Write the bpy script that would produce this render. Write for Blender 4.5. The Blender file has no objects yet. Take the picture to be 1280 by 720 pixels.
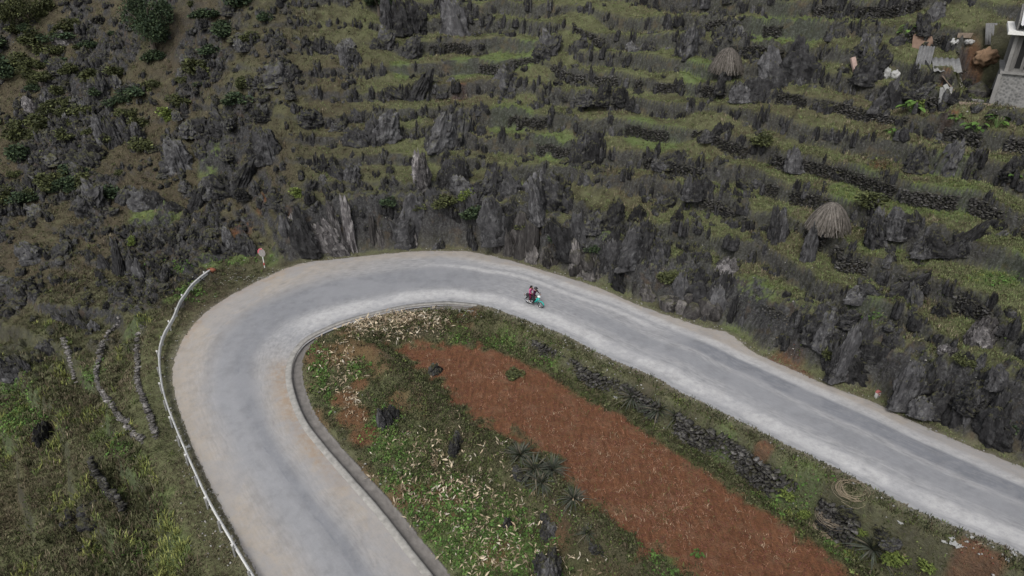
import bpy, bmesh, math, random
import numpy as np
from mathutils import Vector, Matrix
random.seed(7)
RNG = np.random.default_rng(11)
SC = bpy.context.scene
COL = SC.collection
PI = math.pi

# ------------------------------------------------------------------ camera
CAM_H, PITCH = 27.0, 28.0
cam_data = bpy.data.cameras.new("camera")
cam = bpy.data.objects.new("camera", cam_data)
COL.objects.link(cam)
cam.location = (0, 0, CAM_H)
cam.rotation_euler = (math.radians(90 - PITCH), 0, 0)
cam_data.lens = 24.0
cam_data.sensor_width = 36.0
cam_data.clip_end = 1500
SC.camera = cam

# ------------------------------------------------------------------ light: overcast
SUN_EL, SUN_AZ = 52.0, 200.0       # azimuth clockwise from +Y
world = bpy.data.worlds.new("World")
SC.world = world
world.use_nodes = True
wn = world.node_tree
bg = wn.nodes["Background"]
sky = wn.nodes.new("ShaderNodeTexSky")
sky.sky_type = 'NISHITA'
sky.sun_disc = False
sky.sun_elevation = math.radians(SUN_EL)
sky.sun_rotation = math.radians(SUN_AZ)
sky.air_density = 1.0
sky.dust_density = 3.0
sky.ozone_density = 1.0
hs = wn.nodes.new("ShaderNodeHueSaturation")
hs.inputs["Saturation"].default_value = 0.35
wn.links.new(sky.outputs[0], hs.inputs["Color"])
wn.links.new(hs.outputs[0], bg.inputs["Color"])
bg.inputs["Strength"].default_value = 0.112
sun_d = bpy.data.lights.new("sun", 'SUN')
sun_d.energy = 1.2
sun_d.angle = math.radians(18)
sun_d.color = (1.0, 0.97, 0.93)
sun = bpy.data.objects.new("sun", sun_d)
COL.objects.link(sun)
sun.location = (0, -20, 80)
_sd = Vector((math.sin(math.radians(SUN_AZ)) * math.cos(math.radians(SUN_EL)),
              math.cos(math.radians(SUN_AZ)) * math.cos(math.radians(SUN_EL)), math.sin(math.radians(SUN_EL))))
sun.rotation_euler = (-_sd).to_track_quat('-Z', 'Y').to_euler()
SC.view_settings.view_transform = 'Standard'
SC.view_settings.look = 'None'
SC.view_settings.exposure = 0.66
SC.view_settings.gamma = 1.0

# ------------------------------------------------------------------ helpers
def tag(o, label=None, cat=None, group=None, kind=None):
    if label: o['label'] = label
    if cat: o['category'] = cat
    if group: o['group'] = group
    if kind: o['kind'] = kind
    return o

def empty(name, loc, rz=0.0, label=None, cat=None, group=None):
    o = bpy.data.objects.new(name, None)
    COL.objects.link(o)
    o.location = loc
    o.rotation_euler = (0, 0, rz)
    o.empty_display_size = 0.2
    return tag(o, label, cat, group)

def mesh_np(name, verts, faces, mats, parent=None, smooth=False, matidx=None, attrs=None):
    """faces: (n,3) or (n,4) int array or a list of such arrays"""
    me = bpy.data.meshes.new(name)
    fl = faces if isinstance(faces, list) else [faces]
    verts = np.asarray(verts, dtype=np.float32)
    me.vertices.add(len(verts))
    me.vertices.foreach_set("co", verts.ravel())
    loops = np.concatenate([np.asarray(f, dtype=np.int32).ravel() for f in fl])
    sizes = np.concatenate([np.full(len(f), np.asarray(f).shape[1], dtype=np.int32) for f in fl])
    starts = np.concatenate([[0], np.cumsum(sizes)[:-1]]).astype(np.int32)
    me.loops.add(len(loops))
    me.loops.foreach_set("vertex_index", loops)
    me.polygons.add(len(sizes))
    me.polygons.foreach_set("loop_start", starts)
    me.polygons.foreach_set("loop_total", sizes)
    if smooth:
        me.polygons.foreach_set("use_smooth", np.ones(len(sizes), dtype=bool))
    for m in (mats if isinstance(mats, (list, tuple)) else [mats]):
        me.materials.append(m)
    if matidx is not None:
        me.polygons.foreach_set("material_index", np.asarray(matidx, dtype=np.int32))
    me.update(calc_edges=True)
    if attrs:
        for an, arr in attrs.items():
            a = me.color_attributes.new(an, 'FLOAT_COLOR', 'POINT')
            arr = np.asarray(arr, dtype=np.float32)
            if arr.shape[1] == 3:
                arr = np.concatenate([arr, np.ones((len(arr), 1), np.float32)], 1)
            a.data.foreach_set("color", arr.ravel())
    o = bpy.data.objects.new(name, me)
    COL.objects.link(o)
    if parent is not None:
        o.parent = parent
    return o

# numpy gradient noise --------------------------------------------------
_perm = np.random.default_rng(3).permutation(256)
_perm = np.concatenate([_perm, _perm, _perm]).astype(np.int64)
_g = np.random.default_rng(5).normal(size=(256, 3))
_g /= np.linalg.norm(_g, axis=1, keepdims=True)

def noise3(x, y, z):
    x = np.asarray(x, float); y = np.asarray(y, float) + 0 * x; z = np.asarray(z, float) + 0 * x
    xi = np.floor(x).astype(np.int64); yi = np.floor(y).astype(np.int64); zi = np.floor(z).astype(np.int64)
    xf, yf, zf = x - xi, y - yi, z - zi
    u = xf * xf * xf * (xf * (xf * 6 - 15) + 10)
    v = yf * yf * yf * (yf * (yf * 6 - 15) + 10)
    w = zf * zf * zf * (zf * (zf * 6 - 15) + 10)
    xi &= 255; yi &= 255; zi &= 255
    def gr(dx, dy, dz):
        h = _perm[_perm[_perm[xi + dx] + yi + dy] + zi + dz] & 255
        g = _g[h]
        return g[..., 0] * (xf - dx) + g[..., 1] * (yf - dy) + g[..., 2] * (zf - dz)
    x00 = gr(0, 0, 0) * (1 - u) + gr(1, 0, 0) * u
    x10 = gr(0, 1, 0) * (1 - u) + gr(1, 1, 0) * u
    x01 = gr(0, 0, 1) * (1 - u) + gr(1, 0, 1) * u
    x11 = gr(0, 1, 1) * (1 - u) + gr(1, 1, 1) * u
    return ((x00 * (1 - v) + x10 * v) * (1 - w) + (x01 * (1 - v) + x11 * v) * w) * 1.6

def fbm(x, y, z=0.0, octv=4, seed=0.0, gain=0.5):
    a, s, f, t = 1.0, 0.0, 1.0, 0.0
    for i in range(octv):
        s = s + a * noise3(x * f + 17.3 * i + seed, y * f - 9.1 * i + seed * 1.7, z * f + 3.7 * i)
        t += a; a *= gain; f *= 2.03
    return s / t

def ridged(x, y, z=0.0, octv=3, seed=0.0):
    a, s, f, t = 1.0, 0.0, 1.0, 0.0
    for i in range(octv):
        n = 1 - np.abs(noise3(x * f + 11.3 * i + seed, y * f - 5.1 * i + seed, z * f + 2.7 * i))
        s = s + a * n * n
        t += a; a *= 0.5; f *= 2.1
    return s / t

def sstep(a, b, x):
    t = np.clip((x - a) / (b - a), 0, 1)
    return t * t * (3 - 2 * t)

# ------------------------------------------------------------------ camera rays
_cp, _sp = math.cos(math.radians(PITCH)), math.sin(math.radians(PITCH))
FPX = 24.0 / 36.0 * 1280
def ray(u, v):
    a = (np.asarray(u, float) - 640) / FPX
    b = (360 - np.asarray(v, float)) / FPX
    return np.stack([a, _cp + b * _sp, -_sp + b * _cp], -1)
def at(u, v, z):
    d = ray(u, v)
    t = (np.asarray(z) - CAM_H) / d[..., 2]
    p = d * t[..., None]
    p[..., 2] += CAM_H
    return p
def project(P):
    P = np.asarray(P, float)
    x, y, z = P[..., 0], P[..., 1], P[..., 2] - CAM_H
    dep = y * _cp - z * _sp
    up = y * _sp + z * _cp
    return 640 + FPX * x / dep, 360 - FPX * up / dep, dep

def catmull(pts, step):
    pts = np.asarray(pts, float)
    n = len(pts)
    out = []
    for i in range(n - 1):
        p0, p1, p2, p3 = pts[max(i - 1, 0)], pts[i], pts[i + 1], pts[min(i + 2, n - 1)]
        k = max(2, int(np.linalg.norm(p2 - p1) / step * 2))
        t = np.linspace(0, 1, k, endpoint=False)[:, None]
        out.append(0.5 * (2 * p1 + (p2 - p0) * t + (2 * p0 - 5 * p1 + 4 * p2 - p3) * t ** 2 + (3 * p1 - p0 - 3 * p2 + p3) * t ** 3))
    out.append(pts[-1:])
    c = np.concatenate(out)
    d = np.concatenate([[0], np.cumsum(np.linalg.norm(np.diff(c[:, :2], axis=0), axis=1))])
    s = np.linspace(0, d[-1], max(2, int(d[-1] / step) + 1))
    return np.stack([np.interp(s, d, c[:, k]) for k in range(c.shape[1])], 1)

def smooth1(a, n):
    k = np.hanning(2 * n + 3); k /= k.sum()
    p = np.pad(a, n + 1, mode='edge')
    return np.convolve(p, k, mode='valid')

# ------------------------------------------------------------------ road plan (edge points of the surveyed carriageway: image column, row, level)
OUTER = [(1500,706,3.1),(1400,650,2.6),(1280,589,2.0),(1186,550,1.6),(1132,525,1.4),(1085,503,1.2),(1021,478,1.0),(970,455,.86),(938,441,.77),(921,427,.72),(905,416,.68),(882,411,.62),(855,403,.55),
 (795,382,.4),(744,360,.25),(687,342,.1),(640,328,0),(593,317,-.1),(559,315,-.2),(500,317,-.38),(425,325,-.6),(373,332,-.75),(323,353,-.95),
 (269,384,-1.15),(236,417,-1.4),(221,451,-1.65),(220,485,-1.9),(235,535,-2.2),(255,582,-2.5),(286,643,-2.9),(323,713,-3.3),(370,800,-3.9),(440,930,-4.6)]
INNER = [(1500,840,3.1),(1400,765,2.6),(1280,693,2.0),(1186,653,1.6),(1126,626,1.4),(1052,587,1.15),(984,554,.95),(900,512,.7),(850,488,.55),(822,471,.45),(761,446,.3),
 (711,420,.15),(660,400,0),(613,383,-.15),(586,379,-.22),(559,377,-.3),(509,381,-.45),(459,392,-.65),(425,402,-.8),(390,417,-.95),(370,432,-1.1),
 (359,454,-1.35),(358,481,-1.6),(373,525,-1.95),(400,562,-2.3),(430,597,-2.6),(470,643,-3.0),(500,682,-3.3),(530,720,-3.6),(590,800,-4.2),(690,930,-5)]
def _edge(L):
    L = np.array(L, float)
    return catmull(at(L[:, 0], L[:, 1], L[:, 2]), 0.4)
EO, EI = _edge(OUTER), _edge(INNER)
for E in (EO, EI):
    E[:, 2] = smooth1(E[:, 2], 12)
ROADPOLY = np.concatenate([EO[:, :2], EI[::-1, :2]])
INPOLY = np.concatenate([EI[:, :2], np.array([[8., -12.], [40., -12.]])])

def inpoly(px, py, poly):
    r = np.zeros(px.shape, bool)
    x, y = poly[:, 0], poly[:, 1]
    x2, y2 = np.roll(x, -1), np.roll(y, -1)
    for i in range(len(x)):
        if y[i] == y2[i]: continue
        c = ((y[i] > py) != (y2[i] > py))
        if not c.any(): continue
        r ^= c & (px < (x2[i] - x[i]) * (py - y[i]) / (y2[i] - y[i]) + x[i])
    return r

def nearest(px, py, poly):
    P = np.stack([px.ravel(), py.ravel()], 1).astype(np.float32)
    A = poly[:, :2].astype(np.float32)
    d = np.empty(len(P), np.float32); j = np.empty(len(P), np.int32)
    for s in range(0, len(P), 20000):
        D = (P[s:s+20000, None, 0] - A[None, :, 0]) ** 2 + (P[s:s+20000, None, 1] - A[None, :, 1]) ** 2
        k = D.argmin(1)
        j[s:s+20000] = k
        d[s:s+20000] = np.sqrt(D[np.arange(len(k)), k])
    return d.reshape(px.shape).astype(float), j.reshape(px.shape)

# ------------------------------------------------------------------ terrain grid
def axis(dense0, dense1, h, lo, hi):
    a = list(np.arange(dense0, dense1, h))
    s = h; x = dense0
    left = []
    while x > lo:
        s = min(s * 1.12, 8); x -= s; left.append(x)
    s = h; x = a[-1]; right = []
    while x < hi:
        s = min(s * 1.12, 8); x += s; right.append(x)
    return np.array(left[::-1] + a + right)
XS = axis(-58, 46, 0.17, -190, 170)
YS = np.concatenate([axis(17, 72, 0.17, -90, 71)[:-1]])
YS = YS[YS < 72]
_y = list(YS); _s = 0.17
while _y[-1] < 112:
    _s = min(_s * 1.006, 0.3); _y.append(_y[-1] + _s)
while _y[-1] < 260:
    _s = min(_s * 1.12, 10); _y.append(_y[-1] + _s)
YS = np.array(_y)
GX, GY = np.meshgrid(XS, YS)           # (ny, nx)
NY, NX = GX.shape

dO, jO = nearest(GX, GY, EO)
dI, jI = nearest(GX, GY, EI)
inR = inpoly(GX, GY, ROADPOLY)
inI = inpoly(GX, GY, INPOLY) & ~inR
out = ~inR & ~inI
def frac_near(px, py, poly, j):        # position along the edge, between its points
    best = None
    P = np.stack([px, py], -1)
    for o in (-1, 0):
        a = np.clip(j + o, 0, len(poly) - 2)
        A, B = poly[a, :2], poly[a + 1, :2]
        t = np.clip(((P - A) * (B - A)).sum(-1) / ((B - A) ** 2).sum(-1), 0, 1)
        q = A + (B - A) * t[..., None]
        dd = np.hypot(*(np.moveaxis(P - q, -1, 0)))
        if best is None: best = (dd, a + t)
        else:
            m = dd < best[0]
            best = (np.where(m, dd, best[0]), np.where(m, a + t, best[1]))
    return best
dO, sO = frac_near(GX, GY, EO, jO)
dI, sI = frac_near(GX, GY, EI, jI)
def along_edge(vals, s): return np.interp(s, np.arange(len(vals)), vals)
zO, zI = along_edge(EO[:, 2], sO), along_edge(EI[:, 2], sI)
EXs, EYs = along_edge(EO[:, 0], sO), along_edge(EO[:, 1], sO)

# red field and its neighbours
FIELD_PX = [(488,436),(520,431),(560,431),(610,434),(650,446),(700,468),(760,492),(810,530),(850,562),(900,592),(960,634),(1010,668),(1060,705),(1110,745),(1180,810),
            (1100,900),(990,860),(930,800),(870,740),(830,703),(780,668),(735,632),(695,590),(640,553),(590,528),(555,490),(515,458)]
ZF = -1.25
_f = np.array(FIELD_PX, float)
FIELD = catmull(np.concatenate([at(_f[:, 0], _f[:, 1], np.full(len(_f), ZF)), at(_f[:1, 0], _f[:1, 1], np.full(1, ZF))]), 0.5)
dF, _ = nearest(GX, GY, FIELD)
inF = inpoly(GX, GY, FIELD[:, :2])
sdF = np.where(inF, -dF, dF)

n_lo = fbm(GX * .05, GY * .05, 1.0, 3)
n_mid = fbm(GX * .25, GY * .25, 2.0, 3)
n_hi = fbm(GX * 1.1, GY * 1.1, 3.0, 3)

# --- inner side of the hairpin
iR = jI < np.argmin(np.abs(EI[:, 0] - at(572, 378, -.25)[0]) + 100 * (np.arange(len(EI)) > len(EI) * .55))   # right leg of the road
R_END = int(iR.any() and jI[iR].max())
dR, jR = nearest(GX, GY, EI[:R_END + 1])
dL, jL = nearest(GX, GY, EI[R_END:])
zR, zL = EI[jR, 2], EI[R_END:][jL, 2]
z_left = zL + 0.10 + 0.09 * dL
z_field = ZF + 0.02 * n_mid
z_in = z_left + (z_field - z_left) * (1 - sstep(0.2, 2.6, sdF + .5 * n_mid))
wall_d = 1.15 + .30 * n_mid
z_verge = zR + 0.02 - 0.05 * dR
wr_ = sstep(wall_d, wall_d + 0.9, dR) * 1.0
z_in = np.where(dR < 12, z_verge + (np.minimum(z_in, z_verge + 6 * sstep(5, 12, dR)) - z_verge) * wr_, z_in)
BANK = np.exp(-((sdF - 1.0 - .4 * n_mid) / .75) ** 2) * sstep(.3, 1.8, dR - dL + 3.0) * sstep(1.5, 3.0, dL) * sstep(2.5, 4.5, dR)
z_in = z_in + .42 * BANK * (1 + .8 * n_mid)
z_in = z_in + (0.10 * n_mid + 0.07 * n_hi) * sstep(.2, 1.5, np.minimum(dR, dL))
z_in = np.where(dL < 1.15, np.minimum(z_in, zL - .5), z_in)
near_l = np.exp(-np.maximum(dL - 1.0, 0) / .8)

# --- outer side
ox, oy = GX - EXs, GY - EYs
TH = np.degrees(np.arctan2(oy, ox))
TH = np.where(TH < -60, TH + 360, TH)
# steadier angle close to the road: from the edge normal
_t = np.gradient(EO[:, :2], axis=0); _nrm = np.stack([-_t[:, 1], _t[:, 0]], 1)
if np.dot(_nrm[0], [1, 1]) < 0: _nrm = -_nrm
EOTH = np.degrees(np.arctan2(_nrm[:, 1], _nrm[:, 0])); EOTH = np.where(EOTH < -60, EOTH + 360, EOTH)
EOTH = smooth1(EOTH, 10)
TH = TH * sstep(2, 6, dO) + along_edge(EOTH, sO) * (1 - sstep(2, 6, dO))
K = np.interp(TH, [20, 48, 90, 108, 122, 138, 152, 166, 180, 195, 210, 230], [.62, .62, .64, .64, .52, .33, .10, -.10, -.34, -.53, -.60, -.60])
K = K * (1 + .10 * n_lo)
rise = 1 - sstep(108, 138, TH)
fall = sstep(140, 165, TH)
verge = np.interp(TH, [90, 120, 150, 180, 200], [.9, 1.2, 3.0, 3.0, 1.9])
cut_n = along_edge(smooth1(fbm(EO[:, 0] * .16, EO[:, 1] * .16, 5.0, 3), 18), sO)
jag = fbm(GX * .45, GY * .45, 8.0, 3)
hc = (3.0 + 1.6 * cut_n) * rise
hc = hc * np.interp(sO / len(EO), [0, .18, .28, .34, .40, 1], [.9, .75, .45, .8, 1.15, 1.15])
dcut = dO + .75 * jag * rise + .25 * n_hi
ZS = zO - .02 + hc * sstep(1.0, 2.3, dcut) + K * np.maximum(dO - verge, 0)
far = np.maximum(dO - 45, 0)
ZS = ZS - .12 * far * (K > 0) * np.minimum(far / 30, 1) 
# terraces
STEP = 1.75
ter_n = .70 * fbm(GX * .06, GY * .06, 4.0, 2) + .30 * fbm(GX * .20, GY * .20, 9.0, 2)
Q = ZS / STEP + ter_n
fr = Q - np.floor(Q)
prof = .10 * fr / .76 * (fr < .76) + (fr >= .76) * (.10 + .90 * sstep(.76, .93, fr))
ZT = (np.floor(Q) + prof - ter_n) * STEP
TM = np.interp(TH, [40, 88, 98, 110, 150, 175, 190], [1, 1, .55, .15, .10, .9, 1])
TM = TM * sstep(2.5, 4.5, dO) * (1 - .75 * sstep(.05, .35, fbm(GX * .09, GY * .09, 14.0, 2))) 
Z_out = ZS + (ZT - ZS) * TM
# rock relief
HOLLOW = sstep(86, 118, TH + 10 * n_lo) * (1 - sstep(160, 172, TH))
RM = fbm(GX * .11, GY * .11, 21.0, 4) + .35 * fbm(GX * .5, GY * .5, 22.0, 2)
left_dark = sstep(100, 135, TH)
rockm = sstep(.04 - .14 * left_dark, .26 - .08 * left_dark, RM) * sstep(1.2, 3.5, dO) 
rockm = rockm * (1 - .55 * sstep(172, 190, TH)) * (1 - .55 * ((fr < .70) & (TH < 100)) * TM)
rel = ridged(GX * .55, GY * .55, 31.0, 4)
rel2 = ridged(GX * 1.5, GY * 1.5, 33.0, 2)
Z_out = Z_out + rockm * (1.25 * (rel - .52) + .55 * (rel2 - .5)) * (1 + .5 * left_dark)
cutm = rise * sstep(.9, 1.5, dcut) * (1 - sstep(3.0, 4.6, dcut))
Z_out = Z_out + cutm * (.9 * (rel - .5) + .45 * (rel2 - .5))
Z_out = Z_out + (.10 * n_mid + .09 * n_hi) * sstep(.3, 2.5, dO)

# --- road bed
w_ = dO / (dO + dI + 1e-6)
z_bed = zO * (1 - w_) + zI * w_ - .16
Z = np.where(inR, z_bed, np.where(inI, z_in, Z_out))
jit = fbm(GX * 1.6, GY * 1.6, 41.0, 3)
edge_d = np.where(inI, dI, dO)
lip = np.exp(-(edge_d / .5) ** 2) * ~(inI & (dL < 1.3) & (dR > .6))
Z = np.where(~inR, Z + lip * (.05 * jit - .015), Z)
TER = Z

def hz(x, y, A=None):
    A = TER if A is None else A
    x = np.asarray(x, float); y = np.asarray(y, float)
    i = np.clip(np.searchsorted(XS, x) - 1, 0, NX - 2); j = np.clip(np.searchsorted(YS, y) - 1, 0, NY - 2)
    fx = np.clip((x - XS[i]) / (XS[i + 1] - XS[i]), 0, 1); fy = np.clip((y - YS[j]) / (YS[j + 1] - YS[j]), 0, 1)
    return (A[j, i] * (1 - fx) + A[j, i + 1] * fx) * (1 - fy) + (A[j + 1, i] * (1 - fx) + A[j + 1, i + 1] * fx) * fy

def roadz(x, y):
    x = np.atleast_1d(np.asarray(x, float)); y = np.atleast_1d(np.asarray(y, float))
    a, ja = nearest(x, y, EO); b, jb = nearest(x, y, EI)
    w = a / (a + b)
    return EO[ja, 2] * (1 - w) + EI[jb, 2] * w

_T = np.arange(18, 160, .08)
def hit(u, v):
    d = ray(u, v)
    P = d[None] * _T[:, None]; P[:, 2] += CAM_H
    below = P[:, 2] < hz(P[:, 0], P[:, 1])
    k = int(np.argmax(below)) if below.any() else len(_T) - 1
    return Vector(P[k])

def px_at(p):            # pixels per metre at a point
    return FPX / project(np.array(p))[2]

# level plot cut for the house
HOUSE_TH = math.radians(-32)
HB = hit(1236, 131)
_lx = (GX - HB.x) * math.cos(HOUSE_TH) + (GY - HB.y) * math.sin(HOUSE_TH)
_ly = -(GX - HB.x) * math.sin(HOUSE_TH) + (GY - HB.y) * math.cos(HOUSE_TH)
_dd = np.maximum(np.maximum(-1.6 - _lx, _lx - 9.5), np.maximum(-.9 - _ly, _ly - 7.0))
PAD = 1 - sstep(0, 1.6, _dd)
TER = TER + (HB.z - .06 + .05 * n_hi - TER) * PAD

# ------------------------------------------------------------------ surface cover masks
gz_y, gz_x = np.gradient(TER, YS, XS)
STEEP = np.sqrt(gz_x ** 2 + gz_y ** 2)
def patch(u, v, r, soft=.5):
    p = hit(u, v)
    d = np.hypot(GX - p.x, GY - p.y) + .6 * r * n_mid + .25 * r * n_hi
    return 1 - sstep(r * (1 - soft), r, d)
LUSH = np.zeros_like(TER); 
for u, v, r in [(640,150,2.6),(690,182,2.6),(760,290,1.4),(1000,38,3.),(960,40,3.),(830,182,2.2),(800,152,2.),(940,372,2.2),(1060,240,2.),(1130,258,2.2),(620,72,2.2),(660,68,2.2),(870,95,2.2),
                (580,88,2.),(500,85,1.5),(265,207,2.),(200,265,2.2),(180,270,2.),(260,330,1.2),(230,335,1.3),(300,326,1.),(340,325,1.),(20,515,1.8),(40,520,1.6),(8,480,1.4),(10,560,1.3),(240,358,1.2),(215,375,1.2),
                (165,405,1.2),(110,470,1.2),(130,545,1.4),(160,600,1.5),(190,640,1.5),(215,690,1.6),(140,690,1.4),(1250,345,2.),(1180,205,1.5),(1080,390,1.6),(1100,310,1.5),(1190,240,2.),(480,560,1.0),(520,560,1.2),
                (490,600,1.0),(560,680,1.6),(600,700,1.6),(620,640,1.3),(640,700,1.3),(400,470,.8),(440,470,.7),(630,430,1.2),(570,420,1.0),(690,460,1.0),(650,690,1.2),(840,700,.7),(1000,610,1.3),(980,630,1.2),(1050,690,1.0),(900,560,1.0)]:
    LUSH = np.maximum(LUSH, patch(u, v, r))
inner_left = inI * sstep(1.0, 1.6, sdF) * (1 - sstep(6, 9, dL))
SOIL = sstep(.7, -.55, sdF + .22 + 1.9 * n_hi + 1.1 * n_mid) * inI * sstep(2.9, 3.5, dR + .5 * n_mid + .4 * n_hi)
for u, v, r in [(975,455,1.6),(1000,470,1.0),(600,345,.0),(440,520,1.3),(430,500,1.0),(455,545,1.0),(450,480,.8),(955,560,.7),(1215,690,1.0),(1235,705,.9),(700,410,.5),(575,395,.4),(1140,545,.6),(300,285,1.2),(290,290,.8),(575,120,1.0),(1205,95,.8),(1150,60,.5),(50,545,1.0),(330,252,.8),(360,270,.9),(1190,140,.7),(1215,105,.6),(1180,100,.6),(1100,205,1.0)]:
    if r: SOIL = np.maximum(SOIL, .8 * patch(u, v, r))
SOIL = np.maximum(SOIL, .55 * inner_left * sstep(-.05, .25, n_mid) )
ROCK = np.maximum(sstep(.9, 1.9, STEEP + .25 * n_hi) * out, sstep(.45, .85, rockm * (.5 + rel)) * out * sstep(.5, 1.1, STEEP + .3 * n_hi + .15))
tread = (fr < .70) * (TH < 118) * TM
ROCK = ROCK * (1 - .75 * np.clip(tread, 0, 1))
ROCK = ROCK * np.where(TH > 170, .45, 1.0) * np.where(TH < 118, .85, 1)
ROCK = np.maximum(ROCK, cutm * sstep(.5, 1.2, STEEP))
ROCK = np.maximum(ROCK, .3 * sstep(.9, 1.6, STEEP) * inI * (dR < 6))
DUST = np.exp(-edge_d / np.where(inI, .45, .40) * (1 + .35 * jit)) * ~inR + inR * 1.0
DUST = np.maximum(DUST, .9 * inI * (1 - sstep(.25, .8, dL)))
DRY = sstep(-.15, .45, fbm(GX * .09, GY * .09, 51.0, 4) + .3 * left_dark * (dO > 6))
MOTT = .5 + .5 * fbm(GX * .7, GY * .7, 61.0, 3)
RIB = sstep(-.1, .3, fbm(GX * .10 + GY * .05, GY * .10 - GX * .05, 77.0, 4))
GREEN = sstep(-.25, .35, fbm(GX * .13, GY * .13, 71.0, 4) - .35 * left_dark * (TH < 165) + .25 * sstep(172, 185, TH) * out + .25 * inI)
CRUST = sstep(.15, .45, fbm(GX * .8, GY * .8, 81.0, 3))
# ------------------------------------------------------------------ materials
def S(v):                     # sRGB byte triple -> linear
    return tuple(((c / 255) / 12.92 if c / 255 <= .04045 else ((c / 255 + .055) / 1.055) ** 2.4) for c in v)

class NT:
    def __init__(self, name):
        self.m = bpy.data.materials.new(name)
        self.m.use_nodes = True
        self.t = self.m.node_tree
        self.bsdf = self.t.nodes["Principled BSDF"]
        self.bsdf.inputs["Specular IOR Level"].default_value = .08
    def n(self, typ, **kw):
        nd = self.t.nodes.new("ShaderNode" + typ)
        for k, v in kw.items():
            if hasattr(nd, k) and not k[0].isupper():
                setattr(nd, k, v)
        return nd
    def link(self, a, b):
        self.t.links.new(a, b)
    def val(self, sock, v):
        if hasattr(v, "is_linked") or hasattr(v, "links"):
            self.link(v, sock)
        elif isinstance(v, (tuple, list)):
            sock.default_value = (*v, 1.0) if len(v) == 3 and len(sock.default_value) == 4 else v
        else:
            sock.default_value = v
    def mix(self, f, a, b, blend='MIX'):
        nd = self.n("Mix", data_type='RGBA', blend_type=blend)
        self.val(nd.inputs[0], f); self.val(nd.inputs[6], a); self.val(nd.inputs[7], b)
        return nd.outputs[2]
    def math(self, op, a, b=0.0, clamp=False):
        nd = self.n("Math", operation=op, use_clamp=clamp)
        self.val(nd.inputs[0], a); self.val(nd.inputs[1], b)
        return nd.outputs[0]
    def ramp(self, f, stops):
        nd = self.n("ValToRGB")
        cr = nd.color_ramp
        while len(cr.elements) < len(stops): cr.elements.new(.5)
        for e, (p, c) in zip(cr.elements, stops):
            e.position = p
            e.color = (c, c, c, 1) if not isinstance(c, tuple) else (*c, 1)
        self.link(f, nd.inputs[0])
        return nd.outputs[0]
    def coord(self, which="Object"):
        return self.n("TexCoord").outputs[which]
    def mapping(self, vec, scale=(1, 1, 1), rot=(0, 0, 0)):
        nd = self.n("Mapping")
        nd.inputs["Scale"].default_value = scale
        nd.inputs["Rotation"].default_value = rot
        self.link(vec, nd.inputs["Vector"])
        return nd.outputs[0]
    def noise(self, vec, scale, detail=4, rough=.55):
        nd = self.n("TexNoise")
        nd.inputs["Scale"].default_value = scale
        nd.inputs["Detail"].default_value = detail
        nd.inputs["Roughness"].default_value = rough
        self.link(vec, nd.inputs["Vector"])
        return nd.outputs["Fac"]
    def voro(self, vec, scale, feature='F1'):
        nd = self.n("TexVoronoi", feature=feature)
        nd.inputs["Scale"].default_value = scale
        self.link(vec, nd.inputs["Vector"])
        return nd.outputs["Distance"]
    def attr(self, name):
        nd = self.n("Attribute", attribute_name=name)
        return nd.outputs["Color"]
    def sep(self, c):
        nd = self.n("SeparateColor")
        self.link(c, nd.inputs[0])
        return nd.outputs
    def bump(self, h, strength=.5, dist=.1):
        nd = self.n("Bump")
        nd.inputs["Strength"].default_value = strength
        nd.inputs["Distance"].default_value = dist
        self.link(h, nd.inputs["Height"])
        self.link(nd.outputs[0], self.bsdf.inputs["Normal"])
    def out(self, color, rough=.9):
        self.val(self.bsdf.inputs["Base Color"], color)
        self.val(self.bsdf.inputs["Roughness"], rough)
        return self.m

def simple(name, col, rough=.8, var=.25, scale=6.0, metallic=0.0, spec=.25):
    m = NT(name)
    c = m.noise(m.coord(), scale, 4)
    f = m.ramp(c, [(.25, 1 - var), (.75, 1 + var * .6)])
    m.bsdf.inputs["Metallic"].default_value = metallic
    m.bsdf.inputs["Specular IOR Level"].default_value = spec
    return m.out(m.mix(1.0, col, f, 'MULTIPLY'), rough)

ROCK_A, ROCK_B, ROCK_C = (.0165, .0163, .0172), (.066, .065, .067), (.19, .19, .19)
def rock_color(m, vec, pale=1.0):
    v2 = m.mapping(vec, (2.0, 2.0, .70))
    n1 = m.noise(v2, 2.2, 8, .72)
    n2 = m.noise(vec, 6.0, 5, .7)
    c = m.mix(m.ramp(n1, [(.36, 0.0), (.66, 1.0)]), ROCK_A, ROCK_B)
    c = m.mix(m.math('MULTIPLY', m.ramp(n2, [(.5, 0.0), (.78, 1.0)]), .55 * pale), c, ROCK_C)
    return c, n1, n2

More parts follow.
